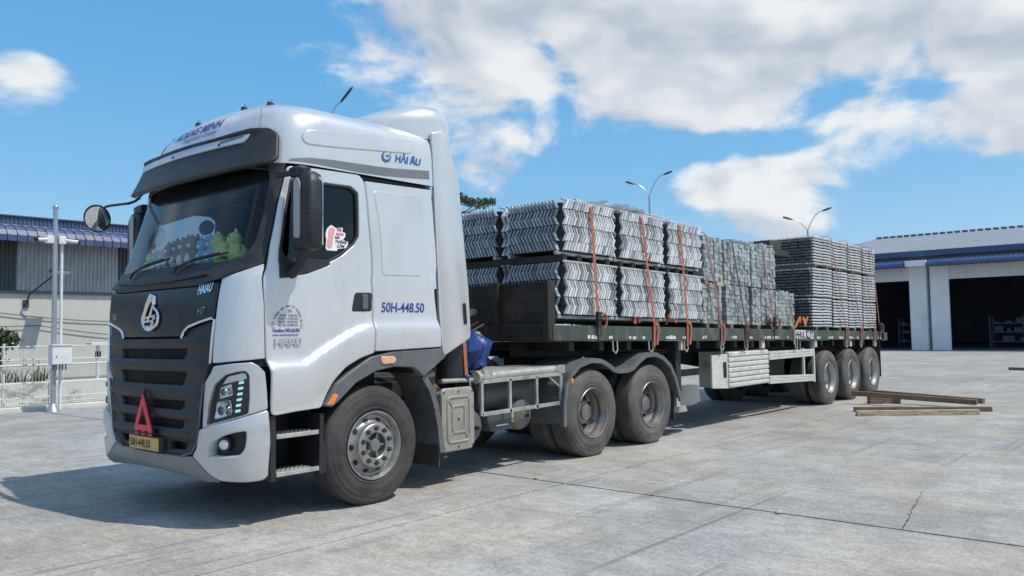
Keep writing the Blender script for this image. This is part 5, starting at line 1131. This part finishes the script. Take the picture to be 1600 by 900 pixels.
text('stencil', 'HHUL', .16, INKK, lambda u, v, w: Vector(TS((11.25+u, -1.2575-w, D0-.14+v))), pt_, ext=.001, bold=.006, wid=1.0)
text('stencil', '48-H', .15, WHITEP, lambda u, v, w: Vector(TS((11.78+u, -1.2535-w, D0-.13+v))), tl, ext=.001, bold=.003, wid=1.1)
b = MB(); b.bx(16.3, 16.38, -1.2, 1.2, D0-.18, D0-.02); b.build('tail_beam', GREENRAIL, tl, smooth=0, T=TS)
x = 4.36
while x < 16.2:   # deck planks
    MB().bx(x, x+.235, -1.165, 1.165, D0-.045, D0-.008+random.uniform(-.004, .004)).build('deck_plank', mat('deck_steel', (.06, .05, .042), .8, var=.3), tl, smooth=0, T=TS); x += .24
hb = MB().bx(4.22, 4.27, -1.13, 1.13, D0-.02, 2.06).build('headboard', HEADB, tl, smooth=0, T=TS)
for y in (-1.19, -.42, .42, 1.19): MB().bx(4.17, 4.30, y-.045, y+.045, D0-.17, 2.07).build('headboard_post', HEADB, tl, smooth=0, bevel=.006, T=TS)
MB().bx(4.18, 4.24, -1.24, 1.24, D0-.17, D0+.02).build('cross_beam', HEADB, tl, smooth=0, bevel=.006, T=TS)
MB().bx(4.165, 4.22, -1.12, -.5, D0-.12, D0-.04).build('step', CHASSIS, tl, smooth=0, T=TS)
b = MB(); [MB().cyl((4.15, y_c, z_c), (4.22, y_c, z_c), .045, 12).build('air_coupling', ALU, tl) for y_c, z_c in ((-.05, 1.74), (.12, 1.78))]
for y in (-.5, .5):
    MB().prism([(4.4, 1.38), (16.2, 1.18), (16.2, .92), (9.2, .86), (7.4, 1.08), (4.4, 1.20)], 'y', y-.05, y+.05).build('chassis_beam', CHASSIS, tl, smooth=0)
x = 4.7; k = 0
CREAM = mat('cream_end_paint', (.62, .50, .38), .7, var=.2, scale=20)
while x < 16.2:
    cb_ = MB().bx(x-.05, x+.05, -1.16, 1.16, D0-.30, D0-.19).build('cross_bearer', CHASSIS, tl, smooth=0, T=TS)
    x += .62
for x in (7.25, 9.95, 12.3, 14.25, 15.85): MB().bx(x-.06, x+.06, -1.22, -1.165, D0-.32, D0-.19).build('outrigger_end', CREAM, tl, smooth=0, bevel=.008, T=TS)
for x in (5.5, 6.35, 7.3, 8.4, 9.25, 11.3, 13.9, 14.8, 15.7):   # rope hooks under the rail
    b = MB(); b.tube([(x-.05, -1.235, D0-.18), (x-.05, -1.24, D0-.30), (x, -1.245, D0-.34), (x+.05, -1.24, D0-.30), (x+.05, -1.235, D0-.18)], .011, 6); b.build('rope_hook', ALU, tl, T=TS)
# landing legs
for sg in (-1, 1):
    le = MB().bx(7.18, 7.32, sg*1.0, sg*1.14, .62, 1.32).build('landing_leg', CHASSIS, tl, smooth=0, bevel=.01); MB().bx(7.2, 7.3, sg*1.02, sg*1.12, .40, .63).build('leg_inner', ALU, le, smooth=0); MB().prism([(7.12, .33), (7.38, .33), (7.33, .41), (7.17, .41)], 'y', sg*.95, sg*1.19).build('leg_foot', ALU, le, smooth=0)
    MB().tube([(7.25, sg*1.12, .85), (7.5, sg*1.0, 1.0), (7.9, sg*.55, 1.1)], .025, 6).build('leg_brace', CHASSIS, le)
# white sack hung beside the leg, toolbox, side guards
bg = MB().loft([[(7.62+u*(.34-.02*j), -1.0+v*.2, .42+j*.085+.02*math.sin(3*u+j)) for u, v in [(math.cos(q), math.sin(q)) for q in [2*math.pi*i/16 for i in range(16)]]] for j in range(4)]); bg.build('spare_cover', mat('grey_cover', (.17, .18, .19), .8, var=.15, scale=6), tl, smooth=50)
pn = MB().prism([(8.14, .60), (8.66, .57), (8.66, 1.10), (8.14, 1.09)], 'y', -1.2, -1.17).build('guard_panel', PALEALU, tl, smooth=0, bevel=.004); MB().prism([(8.50, .74), (8.61, .74), (8.61, .98), (8.50, .98)], 'y', -1.17, -1.2035).build('panel_slot', INKK, pn, smooth=0)
tb = MB().bx(8.67, 10.16, -1.19, -.7, .57, 1.13).build('tool_box', PALEALU, tl, smooth=0)
for k in range(7):
    z = .575+k*.079; MB().prism([(-1.192, z), (-1.215, z+.012), (-1.215, z+.058), (-1.192, z+.072)], 'x', 8.675, 10.155).build('box_slat', PALEALU, tb, smooth=0, bevel=.004)
for z0, z1, za, zb in ((.95, 1.10, .955, 1.10), (.55, .69, .49, .62)):
    b = MB(); h = (z1-z0)/3
    for k in range(3): b.hexa([(10.2, -1.205, z0+k*h), (12.2, -1.205, za+k*h*.9), (12.2, -1.17, za+k*h*.9), (10.2, -1.17, z0+k*h), (10.2, -1.205, z0+k*h+h*.9), (12.2, -1.205, za+k*h*.9+h*.82), (12.2, -1.17, za+k*h*.9+h*.82), (10.2, -1.17, z0+k*h+h*.9)])
    b.build('guard_rail', PALEALU, tl, smooth=0, bevel=.004)
for x, z0 in ((11.72, .56), (12.22, .47)): MB().bx(x, x+.05, -1.2, -1.165, z0, 1.11).build('guard_post', PALEALU, tl, smooth=0)
for x in (8.55, 10.0, 11.7, 12.24): MB().cyl((x, -1.15, 1.08), (x, -1.15, D0-.2-SL*(x-4.3)), .014, 6).build('guard_hanger', ALU, tl)
MB().bx(10.4, 11.6, -.9, -.6, .62, .95).build('air_reservoir', CHASSIS, tl, smooth=0, bevel=.05)
MB().bx(8.2, 10.2, .72, 1.19, .56, 1.12).build('tool_box', CHASSIS, tl, smooth=0, bevel=.02)  # mirrored box on the unseen side, added to block light below the deck
for z0 in (.55, .95): MB().bx(10.2, 12.2, 1.17, 1.205, z0, z0+.14).build('guard_rail', PALEALU, tl, smooth=0)  # mirrored rails on the unseen side, added to darken the space beneath
MB().lathe(tyre_prof(), (8.0, -.1, .62), -1, 32, closed=True).tx(lambda q: (q.x, (q.z-.62), .62+(q.y+.1)+.15)).build('added_spare_tyre', RUBBER, tl, smooth=40)  # tyre added under the deck as a light blocker
for sg in (-1, 1):
    for k in range(3): wheel_rear(tl, 12.91+1.31*k, sg, RUBBERT if 'RUBBERT' in globals() else None, light=True)
    fl_ = MB().bx(16.22, 16.235, sg*.7, sg*1.2, .36, 1.16).build('mudflap', RUBBER, tl, smooth=0)
for k in range(3): MB().cyl((12.91+1.31*k, -1, TR), (12.91+1.31*k, 1, TR), .075, 12).build('axle', CHASSIS, tl)

# ------------------------------------------------------------------ load
LOADROT = math.atan(SL)
def load_thing(name, label, cat, x, y, h, group):
    t = thing(name, label, cat, (x, y, zd(x)+h), group); t.rotation_euler = (0, LOADROT, 0); return t
def chev(b, o, u, w, h, dep, half=None, up=True):
    """one flattened chevron end: u = run direction, w = outward; half: only the leaning lower plate"""
    k = .05
    def bar(z0, u0, z1, u1, d0, th):
        p = [(u0, z0), (u0+th, z0), (u1+th, z1), (u1, z1)]
        q = [o+u*a+Vector((0, 0, c))+w*d0 for a, c in p]; r_ = [o+u*a+Vector((0, 0, c))-w*dep for a, c in p]
        b.add(q+r_, [(0, 1, 2, 3), (7, 6, 5, 4), (0, 4, 5, 1), (1, 5, 6, 2), (2, 6, 7, 3), (3, 7, 4, 0)])
    bar(0, 0, h*.52, k, random.uniform(.012, .024), .028)
    if half is None: bar(h*.48, k, h*.97, 0, random.uniform(.002, .012), .020)
def brace_bundle_mesh(lx, ly, layers, side=True, front=True, seed=0):
    """bundle of nested braces: chevron ends along the near side and the front"""
    out = []; pitch = .054
    for zz, lh, half in layers:
        b = MB()
        n = int((lx-.10)/pitch); sh_ = random.uniform(-.02, .02)
        for i in range(n):
            b.tint = random.uniform(.72, 1.08) if random.random() > .2 else random.uniform(.35, .65)
            for yy, w in ((0, Vector((0, -1, 0))), (ly, Vector((0, 1, 0)))):
                if w.y > 0 and not side: continue
                chev(b, Vector((.05+sh_+i*pitch+random.uniform(-.004, .004), yy, zz+random.uniform(-.003, .003))), Vector((1, 0, 0)), w, lh, .025, half)
        s_ = b
        f = MB(); n = int((ly-.10)/pitch)
        for i in range(n):
            f.tint = random.uniform(.6, 1.0)
            for xx, w in ((0, Vector((-1, 0, 0))), (lx, Vector((1, 0, 0)))):
                chev(f, Vector((xx, .05+sh_+i*pitch, zz)), Vector((0, 1, 0)), w, lh, .03, half)
        out.append((s_, f))
    return out
BB = {}
def brace_bundle(x, y, h, lx, ly, layers, H_, label, key):
    t = load_thing('brace_bundle', label, 'steel bundle', x, y, h, 'bundles of nested steel braces')
    if key not in BB:
        ms = []
        for s_, f in brace_bundle_mesh(lx, ly, layers):
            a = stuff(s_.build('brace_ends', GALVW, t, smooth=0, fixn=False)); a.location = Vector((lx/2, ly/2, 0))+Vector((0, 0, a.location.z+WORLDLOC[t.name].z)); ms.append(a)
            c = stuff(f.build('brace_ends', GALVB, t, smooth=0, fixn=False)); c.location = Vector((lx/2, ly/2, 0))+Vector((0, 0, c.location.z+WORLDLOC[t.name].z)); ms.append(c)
        b = MB(); b.bx(.045, lx-.045, .045, ly-.045, 0, H_-.03); c = b.build('bundle_shade_core', CORE, t, smooth=0); c.location = (lx/2, ly/2, 0); ms.append(c)
        for yy in (.09, ly-.09):
            b = MB(); b.cyl((-.01, 0, -.03), (lx+.02, 0, -.03), .026, 8); c = b.build('bearer_tube', GALV, t); c.location = (lx/2, yy, -.055); ms.append(c)
        for yy in (.02, ly-.02):
            c = MB().tube([(0, yy, H_), (lx, yy, H_)], .014, 6).build('top_tube', GALV, t); c.location = (lx/2, yy-.02, H_-.014); ms.append(c)
        BB[key] = ms
        for m_ in ms:   # set true local positions
            m_.location = Vector(m_.location)
    else:
        for m_ in BB[key]:
            c = m_.copy(); col.objects.link(c); c.parent = t
    return t
COLS = [(4.50, 1.13), (5.70, 1.13), (6.90, 1.02)]
posn = ('front', 'middle', 'rear')
for k, (x, lx) in enumerate(COLS):
    for tier, (h, lay, tn) in enumerate(((.13, [(0, .205, None), (.207, .205, None), (.414, .205, None)], 'lower'), (.885, [(0, .20, True), (.108, .19, None), (.30, .19, None), (.492, .19, True)], 'upper'))):
        lh = .62 if tier == 0 else .595
        for row, (y, ly) in enumerate(((-1.2, .90), (-.24, .90))):
            lab = ('%s %s bundle of nested galvanised braces on the near side' % (tn, posn[k])) if row == 0 else ('%s %s bundle of nested braces in the far row behind the near one' % (tn, posn[k]))
            brace_bundle(x, y, h, lx, ly, lay, lh, lab, (k if k < 2 else 2, tier, 0))
for k, (x, lx) in enumerate(COLS):   # dark tubes carrying the upper braces
    for q in range(4):
        xx = x+.12+(lx-.24)*q/3; o = MB().bx(-.045, .045, -1.15, .68, 0, .085).build('timber_bearer', mat('dark_timber', (.06, .055, .05), .9, var=.3), smooth=0, bevel=.006); o.location = (xx, -.235, zd(xx)+.757); o.rotation_euler = (0, LOADROT, 0)
        tag(o, '%s dark bearer under the upper %s brace bundles' % (('first', 'second', 'third', 'fourth')[q], posn[k]), 'timber', 'timber bearers in the load')
# box-section bundles across the deck
def box_bundle(x, h, lx, hz, label, seed, cols):
    rr = random.Random(seed); t = load_thing('box_section_bundle', label, 'steel bundle', x, 0, h, 'bundles of short box sections'); b = MB(); w = lx/cols
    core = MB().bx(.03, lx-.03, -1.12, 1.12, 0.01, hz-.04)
    for i in range(cols):
        z = 0.; jog = rr.uniform(-.012, .012); st0 = rr.uniform(.045, .07)
        while z < hz-.03:
            hh = min((.068 if z else st0), hz-z); b.tint = rr.choice((rr.uniform(.5, .7), rr.uniform(.75, 1.0), rr.uniform(.85, 1.05))); o = rr.uniform(-.014, .008)+jog
            if hh > .03: b.bx(i*w+.003, (i+1)*w-.003, -1.18+o, -1.05, z+.002, z+hh-.003); b.bx(i*w+.003, (i+1)*w-.003, 1.05, 1.18+o, z+.002, z+hh-.003)
            z += hh
        b.tint = rr.uniform(.6, 1.1); zt = hz+rr.uniform(-.01, .03); b.bx(i*w+.004, (i+1)*w-.004, -1.17, 1.17, hz-.04, zt)
    o_ = stuff(b.build('section_ends', GALVG, t, smooth=0, fixn=False)); o_.location = (lx/2, 0, 0)
    c = core.build('bundle_shade_core', CORE, t, smooth=0); c.location = (lx/2, 0, .01)
    return t
box_bundle(7.98, .72, .64, .67, 'upper stack of galvanised box sections beside the brace bundles', 1, 7)
box_bundle(8.70, .70, .90, .67, 'upper stack of galvanised box sections in the middle', 2, 9)
box_bundle(9.66, .70, .92, .70, 'upper stack of galvanised box sections next to the tube stack', 3, 9)
box_bundle(7.93, .07, .60, .60, 'lower stack of galvanised box sections beside the brace bundles', 4, 7)
box_bundle(8.70, .07, .82, .61, 'lower stack of galvanised box sections, second from the braces', 5, 8)
box_bundle(9.66, .07, .88, .61, 'lower stack of galvanised box sections, third from the braces', 6, 8)
box_bundle(10.58, .07, .82, .59, 'lowest low stack of box sections right before the tube stack', 7, 8)
# timber bearers between the tiers
def bearer(x, h, w, label, m=None, th=.065):
    o = MB().bx(-w/2, w/2, -1.2, 1.2, 0, th).build('timber_bearer', m or WOOD, smooth=0, bevel=.006); o.location = (x, 0, zd(x)+h); o.rotation_euler = (0, LOADROT, 0)
    tag(o, label, 'timber', 'timber bearers in the load')
bearer(8.07, .647, .15, 'brown timber bearer under the upper box stack beside the braces', th=.066)
bearer(8.50, .647, .22, 'wide brown timber bearer under the upper box stack beside the braces', WOODL, th=.066)
for x, n_ in ((8.05, 'first'), (8.42, 'second'), (8.85, 'third'), (9.40, 'fourth'), (9.85, 'fifth'), (10.4, 'sixth'), (10.75, 'seventh'), (11.25, 'eighth')): bearer(x, .0, .10, '%s timber bearer under the lower box stacks counting from the braces' % n_, th=.062)
# stacks of short tubes at the rear
TBM = {}
def tube_bundle(x, h, lx, label, rows=10, dz=.0565):
    t = load_thing('tube_bundle', label, 'steel bundle', x, 0, h, 'bundles of short round tubes')
    key = (round(lx, 2), rows)
    if key not in TBM:
        b = MB(); n = int(2.36/.0565); r_ = .0175
        for i in range(n+1):
            y = -1.18+2.36*i/n
            for j in range(rows):
                edge = i in (0, n) or j in (0, rows-1)
                b.tint = random.uniform(.75, 1.1); o = random.uniform(-.02, .02); z = .028+j*dz; zj = .010*(1 if i % 2 else -1)*0
                if edge:
                    half = lx/2+.05*(1 if j % 2 else -1)*.5
                    b.cyl((o, y, z), (half-.012, y, z), r_, 8); b.cyl((half+.012, y, z+.010), (lx-.02+o, y, z+.010), r_, 8)
                else:
                    b.cyl((o, y, z), (.10, y, z), r_, 8, cap=False); b.cyl((lx-.10, y, z), (lx-.02+o, y, z), r_, 8, cap=False)
        a = stuff(b.build('tubes', GALVT, t, smooth=40, fixn=False)); a.location = (lx/2, 0, .004)
        b = MB(); b.bx(.09, lx-.09, -1.15, 1.15, .03, rows*dz-.05); c = b.build('bundle_shade_core', CORE, t, smooth=0); c.location = (lx/2, 0, .03)
        TBM[key] = [a, c]
    else:
        for m_ in TBM[key]:
            c = m_.copy(); col.objects.link(c); c.parent = t
    return t
tn3 = ('bottom', 'middle', 'top'); cn = ('front', 'second', 'third', 'rear')
for j, h in enumerate((.06, .645, 1.265)):
    for k, (x, lx) in enumerate(((12.24, 1.03), (13.36, .86), (14.26, .86), (15.18, .86))):
        tube_bundle(x+(0.08*j if k == 0 else .03*j), h, lx, '%s tier %s bundle of short galvanised tubes at the trailer tail' % (tn3[j], cn[k]))
for k, x in enumerate((12.45, 13.0, 13.7, 14.6, 15.6)): bearer(x, 0.0, .09, '%s timber bearer under the tube stacks counting from the front' % ('first', 'second', 'third', 'fourth', 'fifth')[k], th=.058)
for k, x in enumerate((12.5, 13.1, 13.8, 14.7, 15.6)): bearer(x, 1.212, .09, '%s timber bearer beneath the top tier of tubes counting from the front' % ('first', 'second', 'third', 'fourth', 'fifth')[k], th=.052)
# loose long tubes lying on top of the braces, and odd pieces on the box stacks
rr = random.Random(11)
def topz(x): return zd(x)+1.47
for k in range(9):
    y0 = -1.05+.06*k+rr.uniform(-.03, .03); x0 = 5.35+rr.uniform(-.15, .5); x1 = 7.75+rr.uniform(-.35, .1); z = topz(x0)+.03+.045*(k % 3)
    o = MB().cyl((x0, y0+rr.uniform(-.12, .12), z), (x1, y0, topz(x1)+.03+.045*(k % 3)), .021, 8).build('loose_tube', GALV)
    tag(o, 'long steel tube lying loose on top of the brace bundles', 'tube', 'loose tubes on the brace bundles')
for k in range(22):
    x0 = 5.0+.055*k; z = topz(x0)+.02; y0 = -.95+rr.uniform(-.08, .08)
    o = MB().beam((x0, y0, z+.01+.03*(k % 2)), (x0+.22, y0-.22+rr.uniform(-.1, .1), z+.035+rr.uniform(0, .02)), .02, .03).build('loose_brace', GALV, smooth=0); tag(o, 'short flat brace lying loose on the front brace bundles', 'brace', 'loose braces on the front bundles')
for k in range(14):
    x0 = 9.2+.11*k; z = zd(x0)+1.415; o = MB().cyl((x0, -1.1+rr.uniform(-.06, .1), z+.02+.02*(k % 2)), (x0+.35, -.6+rr.uniform(-.3, .3), z+.04+.02*(k % 2)), .017, 6).build('loose_rod', GALV); tag(o, 'short rod lying loose on the upper box stacks', 'rod', 'loose rods on the box stacks')
tb_ = MB().bx(10.85, 11.35, -1.0, -.7, 0, .16).build('timber_block', mat('dark_timber', (.06, .055, .05), .9, var=.3), smooth=0, bevel=.01)
tb_.location.z = zd(11.1)+1.44; tag(tb_, 'dark timber block on top between the box and tube stacks', 'timber')
tb2 = MB().bx(10.60, 11.6, -1.05, -.65, 0, .10).build('steel_pack', CORE, smooth=0)
tb2.location.z = zd(11.1)+1.335; tag(tb2, 'dark steel pack under the timber block beside the tube stack', 'steel pack')
# ratchet straps
def strap(xt, xb, ht, label, m, w=.05, loop=0, ratchet=0, thin=.004, lower=.26, far=1.27, tie=True):
    t = thing('ratchet_strap', label, 'strap', (xb, 0, zd(xb)-.2), 'straps over the load')
    zt = zd(xt)+ht; b = MB(); zb = zd(xb)-lower
    pts = [(xb, -1.262, zb), (xb, -1.272, zd(xb)+.02), (xt, -1.235, zt-.04), (xt, -1.20, zt), (xt, 0, zt+.012), (xt, 1.20, zt), (xt, 1.235, zt-.04), (xt, far, zd(xt)+.02), (xt, far, zd(xt)-.2)]
    vs = []
    for i, q in enumerate(pts):
        q = Vector(q); a = Vector(pts[max(i-1, 0)]); c = Vector(pts[min(i+1, len(pts)-1)]); d = (c-a).normalized(); nrm = d.cross(Vector((1, 0, 0))).normalized(); nrm = nrm if nrm.length > .5 else Vector((0, -1, 0))
        sd_ = Vector((w/2, 0, 0))
        vs += [q-sd_, q+sd_, q+sd_+nrm*thin*-1, q-sd_+nrm*thin*-1]
    fs = []
    for i in range(len(pts)-1):
        a, c = 4*i, 4*i+4
        for k in range(4): fs.append((a+k, a+(k+1) % 4, c+(k+1) % 4, c+k))
    b.add(vs, fs); b.build('webbing', m, t, smooth=0)
    if loop:
        b = MB(); q = [(xb+.06, -1.27, zd(xb)-.24), (xb+.09, -1.285, zd(xb)-.02), (xb+.05, -1.29, zd(xb)+.05), (xb+.0, -1.28, zd(xb)+.09 if loop > 1 else zd(xb)+.03)]
        for a, c in zip(q, q[1:]): b.beam(a, c, w, .006, up=(0, 1, 0))
        b.build('webbing_tail', m, t, smooth=0)
    if ratchet:
        b = MB(); z = zd(xb)+ratchet; b.bx(xb-.035, xb+.035, -1.30, -1.255, z-.09, z+.09); b.cyl((xb-.05, -1.29, z), (xb+.05, -1.29, z), .022, 8); b.build('ratchet', CHASSIS, t, smooth=0, bevel=.006)
        b = MB(); b.tube([(xb+.03, -1.29, z+.08), (xb+.11, -1.31, z+.05), (xb+.12, -1.31, z-.05), (xb+.08, -1.30, z-.12)], .016, 6); b.build('strap_end', m, t)
        MB().cyl((xb, -1.27, z-.09), (xb, -1.262, zd(xb)-.2), .009, 6).build('hook_rod', CHASSIS, t)
strap(5.05, 5.10, 1.475, 'orange strap over the front brace bundles with its ratchet above the rail', STRAP, ratchet=.08, lower=.0)
strap(6.20, 6.40, 1.475, 'orange strap over the middle brace bundles', STRAP, loop=1)
strap(7.22, 7.30, 1.475, 'orange strap over the rear brace bundles', STRAP, loop=2)
strap(7.98, 8.35, 1.43, 'faded orange strap slanting over the box stack beside the braces', STRAPR, loop=1)
strap(8.85, 9.20, 1.40, 'dark brown strap slanting over the middle box stacks', STRAPD, w=.045, loop=1)
strap(9.98, 10.30, 1.44, 'faded strap over the box stack next to the tube stack, with a ratchet', STRAPR, w=.045, ratchet=.12, lower=.0)
strap(10.72, 11.14, .69, 'thin grey strap over the low box stack', STRAPG, w=.03)
strap(13.25, 13.84, 1.865, 'faded red strap over the tubes, nearest the box stacks', STRAPR, w=.045, loop=1)
strap(14.20, 14.75, 1.865, 'faded red strap over the tubes, second from the box stacks', STRAPR, w=.045, loop=1)
strap(15.10, 15.62, 1.865, 'faded red strap over the tubes, third from the box stacks', STRAPR, w=.045, loop=1)
strap(15.75, 16.02, 1.865, 'faded red strap over the tubes, last before the tail', STRAPR, w=.045, ratchet=.10, lower=.05)
def loose_webbing(x, y, label, m, sc=1., seed=0):
    r2 = random.Random(seed); z = zd(x)+.01; b = MB(); pts = []
    for k in range(9): pts.append(Vector((x+sc*.05*k+r2.uniform(-.05, .05)*sc, y+r2.uniform(-.05, .03), z+.03+abs(math.sin(k*1.3))*.16*sc)))
    for a, c in zip(pts, pts[1:]): b.beam(a, c, .05, .012, up=(0, 1, 0))
    tag(b.build('loose_webbing', m, smooth=0), label, 'webbing', 'loose webbing heaps on the rail')
loose_webbing(11.45, -1.20, 'bright orange loose webbing heaped in front of the tube stack', STRAPO, 1.25, 1)
loose_webbing(6.9, -1.16, 'red loose webbing tucked under the rear brace bundle', STRAP, .8, 2)
loose_webbing(10.0, -1.17, 'dark red loose webbing under the third lower box stack', STRAPD, .9, 3)
loose_webbing(6.05, -1.15, 'red loose webbing under the middle brace bundle', STRAP, .5, 4)
# ------------------------------------------------------------------ timber lying on the ground
def plank(a, b_, w, h, label, m=None, z0=.0, z1=None):
    a = Vector((*a, z0+h/2+.001)); c = Vector((*b_, (z0 if z1 is None else z1)+h/2+.001)); d = c-a; L_ = d.length; ang = math.atan2(d.y, d.x)
    o = MB().bx(-L_/2, L_/2, -w/2, w/2, -h/2, h/2).build('timber_plank', m or WOOD, smooth=0, bevel=.004); o.location = (a+c)/2; o.rotation_euler = (0, -math.asin(d.z/L_), ang)
    o.data.transform(Matrix.Translation((0, 0, -h/2))); WORLDLOC[o.name] = o.location.copy(); tag(o, label, 'timber', 'timbers lying on the concrete')
plank((11.04, -2.32), (12.26, -3.88), .10, .085, 'pale yellow timber lying nearest on the concrete', WOODL)
plank((11.75, -2.05), (12.92, -3.95), .10, .08, 'dark timber lying just behind the pale yellow one', WOOD)
plank((13.35, -1.80), (13.75, -2.25), .12, .15, 'short dark timber block under the high end of the slanting timbers', WOOD)
plank((13.2, -1.55), (13.1, -3.70), .10, .09, 'grey timber slanting across the pile, the lower of the two', WOOD, .16, .083)
plank((13.75, -1.75), (13.42, -3.75), .11, .09, 'brown timber slanting across the pile behind the grey one', WOOD, .15, .083)
plank((27.5, -1.82), (26.6, -3.4), .12, .09, 'reddish timber lying far off at the right edge of the yard', WOOD)
